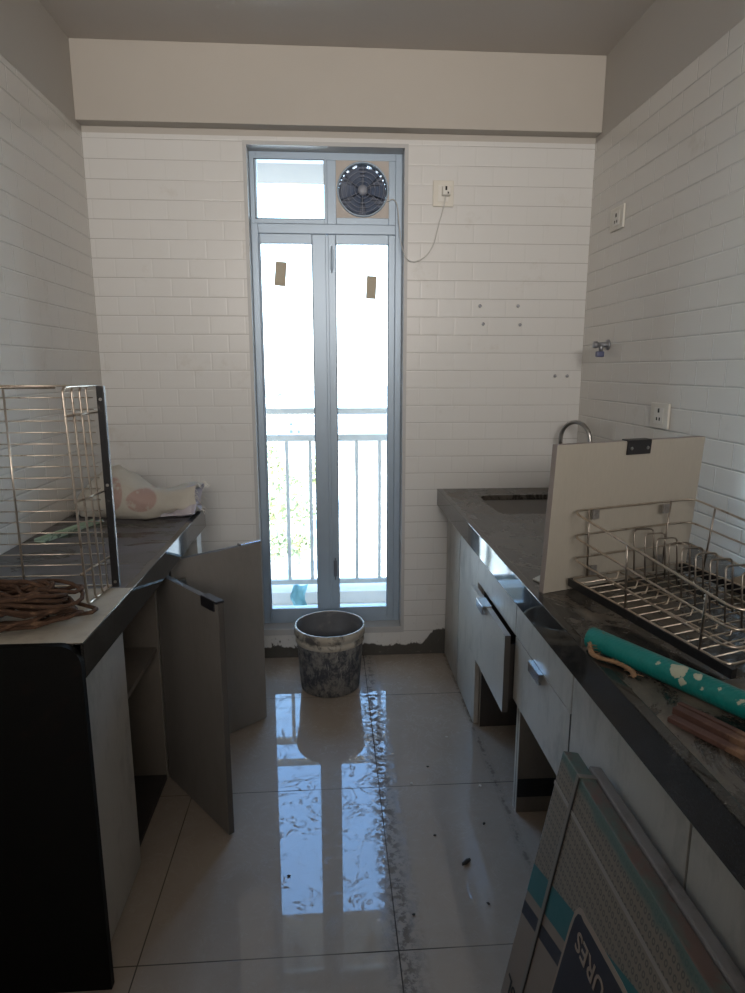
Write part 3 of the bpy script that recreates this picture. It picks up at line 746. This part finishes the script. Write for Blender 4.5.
# ---------------------------------------------------------------- wire dish basket on the right worktop
FLb, FRb, NLb, NRb = [Vector(p) for p in ((0.597, 1.492, 0.868), (0.950, 1.610, 0.868), (0.712, 1.030, 0.856), (1.065, 1.150, 0.856))]
FLt, FRt, NLt, NRt = [Vector(p) for p in ((0.585, 1.482, 1.043), (0.965, 1.612, 1.043), (0.666, 0.950, 0.990), (1.046, 1.082, 0.990))]
def BK(s, t, h):
    lo = (FLb*(1-s)+FRb*s)*(1-t) + (NLb*(1-s)+NRb*s)*t
    hi = (FLt*(1-s)+FRt*s)*(1-t) + (NLt*(1-s)+NRt*s)*t
    return lo*(1-h) + hi*h
bk = thing('wire_dish_basket', 'steel wire dish rack drawer with plate dividers lying on the right worktop', 'dish rack', (0.82, 1.30, CZ))
for h, r in ((1.0, 0.0028), (0.645, 0.0025), (0.31, 0.0025)):
    b = bm_(); tube(b, soft([BK(0,0,h), BK(1,0,h), BK(1,1,h), BK(0,1,h)], 0.035, 5, True), r, 8, True); obj('side_rail', b, 'wire', bk, True)
b = bm_(); tube(b, soft([BK(0,0,0), BK(1,0,0), BK(1,1,0), BK(0,1,0)], 0.02, 4, True), 0.0028, 8, True)
NG = 14
for k in range(1, NG):
    t = k/NG; tube(b, [BK(0,t,0), BK(1,t,0)], 0.0017, 6)
for s in (0.22, 0.42, 0.60, 0.8): tube(b, [BK(s,0,-0.02), BK(s,1,-0.02)], 0.0022, 6)
obj('base_grid', b, 'wire', bk, True)
for (s, t) in ((0.13, 0.0), (0.80, 0.0), (0.0, 0.42), (0.0, 0.86), (1.0, 0.15), (1.0, 0.60), (0.5, 1.0)):
    b = bm_(); tube(b, [BK(s, t, 0.0), BK(s, t, 1.0)], 0.0026, 8); obj('upright', b, 'wire_dark', bk, True)
for k in range(10):
    b = bm_(); x_, y_ = 0.783+0.0066*k, 1.560-0.0452*k
    a0, a1 = Vector((x_-0.006, y_-0.028, 0.864-0.001*k)), Vector((x_+0.050, y_-0.020, 0.864-0.001*k)); c0, c1 = Vector((x_, y_, 0.974)), Vector((x_+0.056, y_+0.008, 0.974))
    tube(b, soft([a0, c0, c1, a1], 0.012, 4), 0.0021, 7); obj('plate_divider', b, 'wire_dark', bk, True)
for k in range(12):
    t = 0.10 + k*0.072; b = bm_(); p = BK(0.28, t, 0.0)
    tube(b, [p + Vector((-0.010, 0, 0.002)), p + Vector((0.0, 0, 0.004)), p + Vector((0.004, 0, 0.020))], 0.0018, 6); obj('stop_peg', b, 'wire', bk, True)
for (s, sgn) in ((0.0, -1), (1.0, 1)):
    b = bm_(); p0, p1 = BK(s, -0.01, 0), BK(s, 1.03, 0)
    dv = (p1-p0).normalized(); sv = Vector((dv.y, -dv.x, 0)).normalized()*0.006
    off = Vector((0, 0, -0.019))
    A_ = [p0-sv+off, p0+sv+off, p0+sv, p0-sv]; B_ = [p1-sv+off, p1+sv+off, p1+sv, p1-sv]
    va = [b.verts.new(p) for p in A_]; vb = [b.verts.new(p) for p in B_]
    b.faces.new(va); b.faces.new(vb[::-1])
    for i in range(4): b.faces.new((va[i], va[(i+1)%4], vb[(i+1)%4], vb[i]))
    sr = obj('slide_rail', b, 'slide_black', bk)
    for q_ in (0.08, 0.13, 0.36, 0.55, 0.62, 0.66, 0.93, 0.96):
        b = bm_(); pp = p0.lerp(p1, q_) + off*0.5 - sv*1.05*(1 if s == 0 else 1); lathe_r = 0.004
        ring = [b.verts.new(pp + dv*lathe_r*math.cos(a*PI/5) + Vector((0,0,1))*lathe_r*math.sin(a*PI/5) - sv*0.0) for a in range(10)]
        top = [b.verts.new(v.co + sv*0.3*(-1)) for v in ring]
        b.faces.new(ring); b.faces.new(top[::-1])
        for i in range(10): b.faces.new((ring[i], ring[(i+1)%10], top[(i+1)%10], top[i]))
        obj('rivet', b, 'steel', sr)
for (s, h) in ((0.16, 0.93), (0.74, 0.90), (0.16, 0.10), (0.74, 0.12)):
    p = BK(s, 0.0, h) + Vector((0.004, -0.004, 0)); c_, s_ = math.cos(ang), math.sin(ang)
    b = bm_(); box(b, -0.010, 0.010, -0.004, 0.002, -0.012, 0.012, 0.001); box(b, -0.004, 0.004, -0.007, -0.004, -0.004, 0.004, 0.001)
    q = obj('clip', b, 'steel_dull', bk, keep=True); q.location = p - bk.location; q.rotation_euler = (0, 0, ang)

# round dusty disc lying behind the dish rack
b = bm_(); r1 = lathe(b, [(0.004, 0.030), (0.055, 0.030), (0.072, 0.020), (0.078, 0.006), (0.076, 0.0)], (1.075, 1.46, CZ+0.001), 36); capring(b, r1[0]); capring(b, r1[-1], True)
tag(obj('round_lid', b, 'dusty_disc', None, True), 'round brown lid lying between dish rack and right wall', 'lid')

# ---------------------------------------------------------------- pipe, jute cord and slats on the right worktop
pr = 0.0215
p0 = Vector((0.520, 1.176, CZ+pr)); p1 = Vector((0.700, 0.820, CZ+pr)); dv = (p1-p0).normalized()
b = bm_()
pts = [p0 + dv*t for t in (0, 0.002, 0.06, 0.2, 0.36, 0.5)]; L_ = 40
tube(b, [p0 + dv*(0.5*k/24) for k in range(25)], pr, 28, cap=False)
tube(b, [p0 + dv*(0.5*k/24) for k in range(25)][::-1], pr-0.003, 28, cap=False)
sideb = bm_(); 
up = Vector((0,0,1)); a_ = dv.cross(up).normalized(); c_ = a_.cross(dv)
for pp in (p0, p0+dv*0.5):
    ro = [b.verts.new(pp + (a_*math.cos(2*PI*k/28)+c_*math.sin(2*PI*k/28))*pr) for k in range(28)]
    ri = [b.verts.new(pp + (a_*math.cos(2*PI*k/28)+c_*math.sin(2*PI*k/28))*(pr-0.003)) for k in range(28)]
    for k in range(28): b.faces.new((ro[k], ro[(k+1)%28], ri[(k+1)%28], ri[k]))
sideb.free()
tag(obj('plastic_pipe', b, 'green_pipe', None, True), 'teal green plastic pipe with cream paint splashes on right worktop', 'pipe')
b = bm_()
base = [(0.538, 1.150, 0.868), (0.522, 1.158, 0.866), (0.508, 1.160, 0.850), (0.503, 1.150, 0.838), (0.520, 1.120, 0.838), (0.545, 1.085, 0.839), (0.570, 1.060, 0.838), (0.590, 1.035, 0.837)]
base = [(0.527, 1.158, 0.868), (0.516, 1.160, 0.8585), (0.506, 1.150, 0.845), (0.505, 1.130, 0.8365), (0.516, 1.112, 0.8365), (0.530, 1.100, 0.8365), (0.543, 1.080, 0.8365), (0.548, 1.058, 0.8365), (0.545, 1.04, 0.8355)]
sp_ = smooth_path(base, 6)
for s in range(3):
    tube(b, [p + Vector((0.0026*math.cos(i*0.9+s*2.1), 0.0026*math.sin(i*0.9+s*2.1), 0.0018*math.cos(i*0.9+s*2.1+1))) for i, p in enumerate(sp_)], 0.0026, 6)
rnd = random.Random(3)
for _ in range(46):
    i = rnd.randrange(len(sp_)-1) if rnd.random() < 0.5 else rnd.choice([8,12,14,16,18,len(sp_)-2, len(sp_)-1, len(sp_)-3]); p = sp_[i]
    d = Vector((rnd.uniform(-1,1), rnd.uniform(-1,1), rnd.uniform(0.0,0.7)))*0.014
    tube(b, [p, p+d*0.6, p+d+Vector((0,0,-0.002))], 0.0006, 4)
tag(obj('jute_cord', b, 'jute', None, True), 'frayed piece of brown jute cord tied at the end of the teal pipe', 'cord')
for k, (q0, q1, zb, w, lab) in enumerate((((0.573, 0.941), (0.690, 0.707), CZ, 0.010, 'thin brown wooden slat, the one closest to the teal pipe'), ((0.556, 0.922), (0.675, 0.680), CZ+0.0, 0.016, 'brown wooden slat lying between two others near the worktop edge'), ((0.537, 0.901), (0.660, 0.660), CZ, 0.017, 'brown wooden slat nearest the worktop edge'))):
    d = Vector((q1[0]-q0[0], q1[1]-q0[1], 0)); Ls = d.length
    b = bm_(); box(b, 0, Ls, -w/2, w/2, 0.0005, 0.009+0.004*(k == 1), 0.0015)
    for v in b.verts: v.co.z += 0.001*math.sin(v.co.x*30)*0; v.co.y += 0.0015*math.sin(v.co.x*40)
    o = tag(obj('wooden_slat', b, 'rust_wood', loc=(q0[0], q0[1], zb), rot=(0, 0, math.atan2(d.y, d.x))), lab, 'slat', 'wooden slats on the right worktop')
b = bm_(); prism(b, [(0.480+0.055, 1.60), (0.60, 1.66), (0.66, 1.62), (0.56, 1.535)], CZ+0.0005, CZ+0.004, 'xy')
tag(obj('paper_scrap', b, 'paper_scrap'), 'pale flat scrap lying behind the upright board', 'scrap')

# ---------------------------------------------------------------- cartons leaning against the right cabinets
lean = math.atan2(0.11, 0.60)
def carton(name, x_bot, y_far, ln, th, hgt, mats, label, grp=None):
    t = bpy.data.objects.new(name, None); COL.objects.link(t)
    # local x = towards the camera (-Y), local z = up the face, local y = thickness (+X)
    R3 = Matrix(((0, math.cos(lean), math.sin(lean)), (-1, 0, 0), (0, -math.sin(lean), math.cos(lean)))).to_4x4()
    t.matrix_world = Matrix.Translation((x_bot, y_far, 0.0)) @ R3
    t['label'] = label; t['category'] = 'carton'
    if grp: t['group'] = grp
    b = bm_(); box(b, 0, ln, 0, th, 0.0, hgt, 0.004)
    o = obj('box_body', b, mats, t, keep=True)
    for p in o.data.polygons: p.material_index = 0 if p.normal.y < -0.8 else 1
    return t
zlift = 0.034*math.sin(lean)
ca = carton('tile_carton', 0.366, 1.176, 0.60, 0.034, 0.606, ['carton_print', 'carton_edge'], 'printed flat tile carton with teal stripe and dark badge, leaning outermost', 'leaning cartons')
ca.location.z += zlift + 0.0005
cb = carton('tile_carton', 0.404, 1.130, 0.62, 0.026, 0.602, ['carton_back', 'carton_back'], 'plain greyish flat carton leaning behind the printed one against the cabinets', 'leaning cartons')
cb.location.z += 0.026*math.sin(lean) + 0.0005
def on_face(nm, poly, m, y0=-0.0012, y1=0.0, parent=ca, lab=None):
    b = bm_(); prism(b, poly, y0, y1, 'xz'); o = obj(nm, b, m, parent, keep=True)
    if lab: o['label'] = lab
    return o
# straps
for xx in (0.085,):
    on_face('strap', [(xx, 0.0), (xx+0.010, 0.0), (xx+0.006, 0.606), (xx-0.004, 0.606)], 'strap', -0.0022)
    on_face('strap_shadow_line', [(xx+0.010, 0.0), (xx+0.0135, 0.0), (xx+0.0095, 0.606), (xx+0.006, 0.606)], 'strap_shade', -0.0018)  # dark strip laid beside the strap as its painted shadow
    b = bm_(); box(b, xx-0.004, xx+0.007, -0.002, 0.036, 0.6055, 0.6080); obj('strap', b, 'strap', ca, keep=True)
on_face('tape', [(0.0, 0.529), (0.60, 0.529), (0.60, 0.537), (0.0, 0.537)], 'tape', -0.0010)
# dark rounded badge with its lettering, printed upside down
badge = [(0.196, 0.000), (0.196, 0.205), (0.200, 0.360), (0.203, 0.395), (0.209, 0.410), (0.218, 0.416), (0.232, 0.415), (0.260, 0.419), (0.370, 0.430), (0.520, 0.430), (0.520, 0.0)]
on_face('badge_border', [(0.190, 0.0), (0.190, 0.205), (0.193, 0.370), (0.197, 0.405), (0.206, 0.421), (0.218, 0.427), (0.235, 0.426), (0.260, 0.430), (0.370, 0.441), (0.532, 0.441), (0.532, 0.0)], 'beige_print', -0.0009)
on_face('badge', badge, 'navy_print', -0.0014)
def text(body, size, m, parent, mat_local, nm='lettering', bold=0.0):
    cu = bpy.data.curves.new('tx', 'FONT'); cu.body = body; cu.size = size; cu.extrude = 0.0004; cu.offset = bold; cu.align_x = 'LEFT'; cu.resolution_u = 3
    to = bpy.data.objects.new('tx', cu); COL.objects.link(to); bpy.context.view_layer.update()
    me = bpy.data.meshes.new_from_object(to.evaluated_get(bpy.context.evaluated_depsgraph_get())); COL.objects.unlink(to); bpy.data.objects.remove(to); bpy.data.curves.remove(cu)
    me.materials.clear(); me.materials.append(M[m]); o = bpy.data.objects.new(nm, me); COL.objects.link(o); o.parent = parent; o.matrix_local = mat_local; me.name = nm
    return o
# local axes on the face seen from -y : x right..., upside down => text x axis = -x, text y axis = -z
text('URES', 0.050, 'beige_print', ca, Matrix.Translation((0.338, -0.0020, 0.392)) @ Matrix(((-1,0,0),(0,0,-1),(0,-1,0))).to_4x4(), bold=0.0004)
text('oL', 0.05, 'ink', ca, Matrix.Translation((0.075, -0.0020, 0.075)) @ Matrix(((-1,0,0),(0,0,-1),(0,-1,0))).to_4x4(), bold=0.0004)

# ---------------------------------------------------------------- wire basket stood on end, left worktop
lb = thing('wire_drawer_basket', 'large wire drawer basket stood upright on its end on the left worktop', 'wire basket', (-0.72, 1.60, CZ))
z0, z1 = CZ+0.0095, 1.342; PX, PY = -0.560, 1.604; XE = XL+0.012
def tilt(x, y, z): return (x, y + 0.0*(z-CZ), z)
b = bm_(); NB = 19
for k in range(NB):
    zz = z0 + (z1-z0)*k/(NB-1)
    tube(b, soft([tilt(XE, PY-0.0, zz), tilt(PX-0.01, PY, zz)], 0.01), 0.0017 if 0 < k < NB-1 else 0.0026, 6)
obj('base_grid', b, 'wire', lb, True)
for xx in (XE+0.002, -0.776):
    b = bm_(); tube(b, [tilt(xx, PY-0.004, z0), tilt(xx, PY-0.004, z1)], 0.0028, 8); obj('cross_bar', b, 'wire', lb, True)
# side fence towards the camera: long rods with U ends
for i, (dy, r) in enumerate(((0.028, 0.0022), (0.060, 0.0027), (0.098, 0.0029), (0.140, 0.0032))):
    b = bm_(); yy = PY-dy; xx = -0.562 - 0.003*i
    tube(b, soft([(xx, PY-0.002, z0), (xx, yy, z0), (xx-0.014, yy, z1), (xx, PY-0.002, z1)], 0.018, 5), r, 8); obj('side_rail', b, 'wire', lb, True)
for zz in (z0+0.075, z0+0.245, z0+0.44):
    b = bm_(); tube(b, [(-0.562, PY, zz), (-0.580, PY-0.143, zz)], 0.0028, 8); obj('upright', b, 'wire', lb, True)
b = bm_(); tube(b, soft([(XE, PY-0.002, z1), (XE, PY-0.13, z1), (-0.60, PY-0.138, z1)], 0.02, 4), 0.0030, 8) ; obj('rim_wire', b, 'wire', lb, True)
b = bm_(); box(b, -0.560, -0.542, PY-0.006, PY+0.008, z0-0.004, z1, 0.002); sl = obj('slide_rail', b, 'slide_black', lb)
for zz in (0.85, 1.10, 1.31):
    b = bm_(); r1 = lathe(b, [(0.004, 0), (0.0035, -0.002)], (-0.551, PY-0.006, zz), 10, 'y'); capring(b, r1[-1]); obj('rivet', b, 'steel', sl)

# cream ridged sheet at the near end of the left counter
b = bm_(); box(b, XL+0.003, LX-0.001, LY0+0.020, 1.600, CZ+0.0008, CZ+0.0028, 0.0008)
for k in range(5): box(b, XL+0.003, -0.640-0.004*k, 1.560-0.030*k, 1.574-0.030*k, CZ+0.0028, CZ+0.0052, 0.001)
tag(obj('plastic_sheet', b, 'cream_sheet'), 'dusty cream ridged sheet on the near end of the left worktop', 'sheet')

# coil of rope
b = bm_(); rnd = random.Random(11); cc = Vector((-0.700, 1.385, CZ+0.0062))
pts = []
turns = 15
for i in range(turns*22):
    a = 2*PI*i/22; k = i/(turns*22); tt = i//22
    rr0 = 0.070 + 0.030*math.sin(tt*1.7) + 0.014*math.sin(a*2+tt)
    ox = 0.018*math.sin(tt*2.3); oy = 0.014*math.cos(tt*1.9)
    zz = 0.006 + 0.066*k + 0.014*math.sin(a+tt*1.3) * (1 if k > 0.12 else 0.2)
    pts.append(cc + Vector((ox + rr0*1.35*math.cos(a), oy + rr0*0.80*math.sin(a), max(0.0045, zz))))
for i, p in enumerate(pts):
    jx, jy = mnoise.noise(p*14 + Vector((i*0.011, 0, 5))), mnoise.noise(p*14 + Vector((9, i*0.013, 1)))
    p.x += 0.022*jx; p.y += 0.018*jy; p.z = max(CZ+0.0108, p.z + 0.012*mnoise.noise(p*22 + Vector((i*0.017, 4, 2))))
tube(b, pts, 0.0047, 7)
for q in range(6):
    tt = q*1.1; pts = []
    for i in range(24):
        a = 2*PI*i/24; pts.append(cc + Vector((0.02*math.cos(tt) + (0.045+0.012*q)*1.3*math.cos(a), 0.01*math.sin(tt)+(0.045+0.008*q)*0.85*math.sin(a), 0.066+0.012*math.sin(a*2+tt)+0.003*q - 0.022*(q/5))))
    tube(b, pts, 0.0046, 7, True)
tube(b, smooth_path([cc+Vector((-0.11, 0.0, 0.01)), cc+Vector((-0.15, -0.03, 0.002)), cc+Vector((-0.19, -0.05, 0.002)), cc+Vector((-0.24, -0.04, 0.002))], 6), 0.0046, 7)
tag(obj('rope_coil', b, 'rope', None, True), 'coil of brown rope on the cream sheet at left', 'rope')

# green strip lying along the worktop
d0, d1 = Vector((-0.945, 2.075, CZ)), Vector((-0.856, 2.36, CZ)); d = d1-d0
b = bm_(); Lg = d.length; box(b, 0, Lg, -0.020, 0.020, 0.0005, 0.004, 0.001); box(b, 0, Lg, -0.020, -0.017, 0.004, 0.012, 0.001); box(b, 0, Lg, 0.017, 0.020, 0.004, 0.012, 0.001)
tag(obj('plastic_channel', b, 'green_plastic', loc=d0, rot=(0, 0, math.atan2(d.y, d.x))), 'pale green plastic channel lying on the left worktop near the wall', 'plastic channel')

# ---------------------------------------------------------------- woven sack at the far end of the left worktop
sack = thing('woven_sack', 'crumpled cream woven sack with red print at the far end of the left worktop', 'sack', (-0.72, 2.47, CZ))
b = bm_(); nseg = 30
prof = [(-0.985, 0.010, 0.020, 2.50, 0.00), (-0.95, 0.060, 0.075, 2.49, 0.0), (-0.90, 0.075, 0.135, 2.49, 0.0), (-0.855, 0.085, 0.185, 2.48, 0.0), (-0.815, 0.090, 0.198, 2.47, 0.0), (-0.785, 0.095, 0.170, 2.455, 0.0),
        (-0.745, 0.095, 0.148, 2.445, 0.0), (-0.70, 0.090, 0.122, 2.445, 0.0), (-0.66, 0.080, 0.102, 2.455, 0.0), (-0.62, 0.070, 0.098, 2.475, 0.0), (-0.58, 0.062, 0.104, 2.50, 0.0), (-0.54, 0.058, 0.108, 2.515, 0.004), (-0.515, 0.056, 0.102, 2.52, 0.010)]
rings = []
for i, (x, wy, hz, cy_, lift) in enumerate(prof):
    ring = []
    for k in range(nseg):
        a = 2*PI*k/nseg; ca_, sa_ = math.cos(a), math.sin(a)
        yy = cy_ + wy*math.copysign(abs(ca_)**0.8, ca_)
        # ridge line: the top is a sharp fold, the bottom is flat on the stone
        zz = CZ + 0.003 + lift + (hz*(0.5+0.5*sa_)**1.15 if sa_ > -0.6 else 0.0)
        q = Vector((x, yy, zz)); fo = mnoise.noise(Vector((x*16, a*1.3, 0.3)))*0.024 + mnoise.noise(Vector((x*34, a*2.6, 1.3)))*0.006
        if zz > CZ+0.015: q.z += fo; 
        q.y += fo*0.8; q.x += 0.010*math.sin(a*2+i)
        q.z = max(q.z, CZ+0.002)
        ring.append(b.verts.new(q))
    rings.append(ring)
for A_, B_ in zip(rings, rings[1:]):
    for k in range(nseg): b.faces.new((A_[k], A_[(k+1)%nseg], B_[(k+1)%nseg], B_[k]))
b.faces.new(rings[0])
mouth = [v.co.copy() for v in rings[-1]]
obj('sack_body', b, 'woven_sack', sack, True)
b = bm_(); cen = sum(mouth, Vector())/len(mouth)
r_ = [[b.verts.new(cen + (p-cen)*f + Vector((dx, 0, 0))) for p in mouth] for f, dx in ((0.99, 0.001), (0.8, -0.04), (0.45, -0.09))]
for A_, B_ in zip(r_, r_[1:]):
    for k in range(nseg): b.faces.new((A_[k], A_[(k+1)%nseg], B_[(k+1)%nseg], B_[k]))
b.faces.new(r_[-1]); obj('lining', b, 'sack_inside', sack, True)
b = bm_(); rnd = random.Random(5)
for _ in range(34):
    p = rnd.choice(mouth); d = Vector((rnd.uniform(0.008, 0.026), rnd.uniform(-0.012, 0.012), rnd.uniform(-0.02, 0.006)))
    q = p + d; q.z = max(q.z, CZ+0.003) if q.x < LX else q.z
    b = bm_(); tube(b, [p, p+d*0.5+Vector((0, 0, 0.006)), q], 0.0010, 4)
    obj('frayed_thread', b, 'white_plastic', sack)
# hem flap that spreads towards the counter edge
b = bm_(); vs = []
for i in range(7):
    for j in range(7):
        u, v = i/6, j/6
        p = Vector((-0.665+0.150*u, 2.400-0.005*u + 0.085*v, CZ+0.004 + 0.045*v*(0.4+0.6*u) + 0.008*math.sin(6*u+4*v)))
        if j == 0: p.z = CZ+0.004+0.012*u
        vs.append(b.verts.new(p))
for i in range(6):
    for j in range(6): b.faces.new((vs[i*7+j], vs[i*7+j+1], vs[i*7+j+8], vs[i*7+j+7]))
ext = bmesh.ops.extrude_face_region(b, geom=b.faces[:])
for v in [g for g in ext['geom'] if isinstance(g, bmesh.types.BMVert)]: v.co.z += 0.0012
obj('mouth_flap', b, 'sack_inside', sack, True)

# ---------------------------------------------------------------- bucket
bc = (-0.012, 2.650, 0.0)
bu = thing('paint_bucket', 'cement-stained grey plastic bucket on the floor before the balcony door', 'bucket', bc)
b = bm_(); r1 = lathe(b, [(0.122, 0.001), (0.129, 0.006), (0.138, 0.12), (0.145, 0.222)], bc, 56); capring(b, r1[0], True)
obj('bucket_body', b, 'bucket_plastic', bu, True)
b = bm_(); lathe(b, [(0.145, 0.220), (0.150, 0.222), (0.150, 0.240), (0.1465, 0.243), (0.1475, 0.252), (0.155, 0.255), (0.155, 0.284), (0.152, 0.290), (0.146, 0.290), (0.1455, 0.284)], bc, 56); obj('rim', b, 'bucket_rim', bu, True)
b = bm_(); r1 = lathe(b, [(0.1457, 0.288), (0.140, 0.222), (0.129, 0.09), (0.121, 0.020), (0.010, 0.016)], bc, 56); capring(b, r1[-1]); obj('inner_wall', b, 'bucket_inside', bu, True)
# ---------------------------------------------------------------- sockets, cable, valve, wall holes
def socket(name, label, origin, axes, w, h, holes, switch=False):
    """axes: (u, v, n) world vectors on the wall"""
    u, v, n = [Vector(a) for a in axes]; o_ = Vector(origin)
    t = thing(name, label, 'socket', o_, 0, 'wall sockets')
    def slab(nm, m, u0, u1, v0, v1, n0, n1, par, bev=0.001):
        b = bm_(); vs_ = box(b, u0, u1, v0, v1, n0, n1, bev)
        for vv in b.verts: c = vv.co.copy(); vv.co = u*c.x + v*c.y + n*c.z
        return obj(nm, b, m, par, keep=True)
    slab('face_plate', 'white_plastic', -w/2, w/2, -h/2, h/2, 0.0005, 0.009, t, 0.003)
    ins = slab('insert', 'socket_insert', -w*0.25, w*0.25, -h*0.32, h*0.32, 0.009, 0.011, t)
    for (hu, hv, r) in holes:
        slab('pin_hole', 'hole_black', hu-r*0.75, hu+r*0.75, hv-r, hv+r, 0.0108, 0.0114, ins, 0.0)
    return t, slab
H3 = ((0, 0.018, 0.0075), (-0.0095, -0.011, 0.0055), (0.0095, -0.011, 0.0055))
socket('wall_socket', 'white socket plate on the right wall above the upright board', (XR, 2.185, 1.222), ((0, -1, 0), (0, 0, 1), (-1, 0, 0)), 0.122, 0.088, H3)
socket('wall_socket', 'white socket plate high on the right wall near the corner', (XR, 2.650, 1.972), ((0, -1, 0), (0, 0, 1), (-1, 0, 0)), 0.122, 0.088, ((0.0, 0.012, 0.007), (-0.010, -0.012, 0.005), (0.010, -0.012, 0.005)))
t_, slab = socket('wall_socket', 'white socket plate with a plug in it, right of the exhaust fan', (0.500, D, 2.124), ((1, 0, 0), (0, 0, 1), (0, -1, 0)), 0.090, 0.106, ())
cb_ = thing('fan_cable', 'thin white cable drooping from the socket to the exhaust fan', 'cable', (0.505, D-0.012, 2.13))
b = bm_(); box(b, 0.492, 0.528, D-0.040, D-0.0125, 2.112, 2.148, 0.004); pg = obj('plug', b, 'socket_insert', cb_)
b = bm_(); box(b, 0.503, 0.511, D-0.0408, D-0.040, 2.130, 2.146); box(b, 0.513, 0.519, D-0.0408, D-0.040, 2.116, 2.124); obj('plug_hole', b, 'hole_black', pg)
b = bm_(); tube(b, smooth_path([(0.508, D-0.026, 2.112), (0.500, D-0.010, 2.06), (0.480, D-0.008, 1.99), (0.462, D-0.008, 1.92), (0.430, D-0.008, 1.870), (0.385, D-0.009, 1.845), (0.352, D-0.010, 1.850), (0.334, D-0.012, 1.875), (0.322, D+0.020, 1.93), (0.315, D+0.050, 2.02), (0.308, D+0.062, 2.09), (0.290, D+0.066, 2.115), (0.262, D+0.066, 2.105)], 8), 0.0022, 6)
obj('cord', b, 'cable_white', cb_, True)

va = thing('angle_valve', 'small metal angle valve with dark knob sticking out of the right wall', 'valve', (XR, 2.665, 1.482))
b = bm_(); r1 = lathe(b, [(0.022, 0), (0.021, -0.006), (0.011, -0.008), (0.011, -0.045), (0.014, -0.047), (0.014, -0.062), (0.004, -0.064)], (XR, 2.665, 1.482), 20, 'x'); capring(b, r1[0]); capring(b, r1[-1]); obj('valve_body', b, 'brass_valve', va, True)
b = bm_(); tube(b, [(XR-0.030, 2.665, 1.482), (XR-0.030, 2.665, 1.455)], 0.009, 14); obj('outlet', b, 'brass_valve', va, True)
b = bm_(); box(b, XR-0.050, XR-0.016, 2.655, 2.675, 1.432, 1.456, 0.006); obj('knob', b, 'valve_knob', va)
for i, (x, z) in enumerate(((0.677, 1.660), (0.850, 1.661), (0.694, 1.582), (0.863, 1.579), (1.037, 1.352), (1.094, 1.352))):
    b = bm_(); r1 = lathe(b, [(0.0075, -0.0015), (0.007, -0.004), (0.002, -0.005)], (x, D, z), 14, 'y'); capring(b, r1[-1]); capring(b, r1[0])
    labs = ('upper left', 'upper right', 'lower left', 'lower right')
    lab = ('dark screw plug in the back wall, %s of the square group of four' % labs[i]) if i < 4 else ('dark screw plug in the back wall above the faucet, %s of the low pair' % ('left' if i == 4 else 'right'))
    tag(obj('wall_plug', b, 'brass_valve', None, True), lab, 'wall plug', 'wall plugs')

# ---------------------------------------------------------------- crumbs of debris on the floor
rnd = random.Random(21)
spots = [(0.372, 1.565, 0.020), (0.26, 1.93, 0.007), (0.33, 2.02, 0.006), (0.43, 2.20, 0.006), (0.30, 1.68, 0.006), (0.46, 1.72, 0.007), (0.20, 1.40, 0.005), (0.40, 1.42, 0.006), (-0.13, 1.55, 0.006), (0.49, 1.90, 0.008)]
for i, (x, y, s) in enumerate(spots):
    b = bm_(); bmesh.ops.create_icosphere(b, subdivisions=1, radius=1.0)
    for v in b.verts: v.co = Vector((v.co.x*s*(1.0 if i else 1.1), v.co.y*s*(0.7 if i else 0.35), v.co.z*s*0.35)) * rnd.uniform(0.8, 1.15)
    mz = min(v.co.z for v in b.verts)
    for v in b.verts: v.co.z -= mz
    o = obj('chip', b, 'paper_scrap' if i in (1, 3, 9) else 'debris', loc=(x, y, 0.0005), rot=(0, 0, 0.7 if i == 0 else rnd.uniform(0, 3)))
    tag(o, 'long dark chip lying alone on the floor right of centre' if i == 0 else 'tiny crumb of building rubble on the tiled floor', 'debris', None if i == 0 else 'rubble crumbs on the floor')
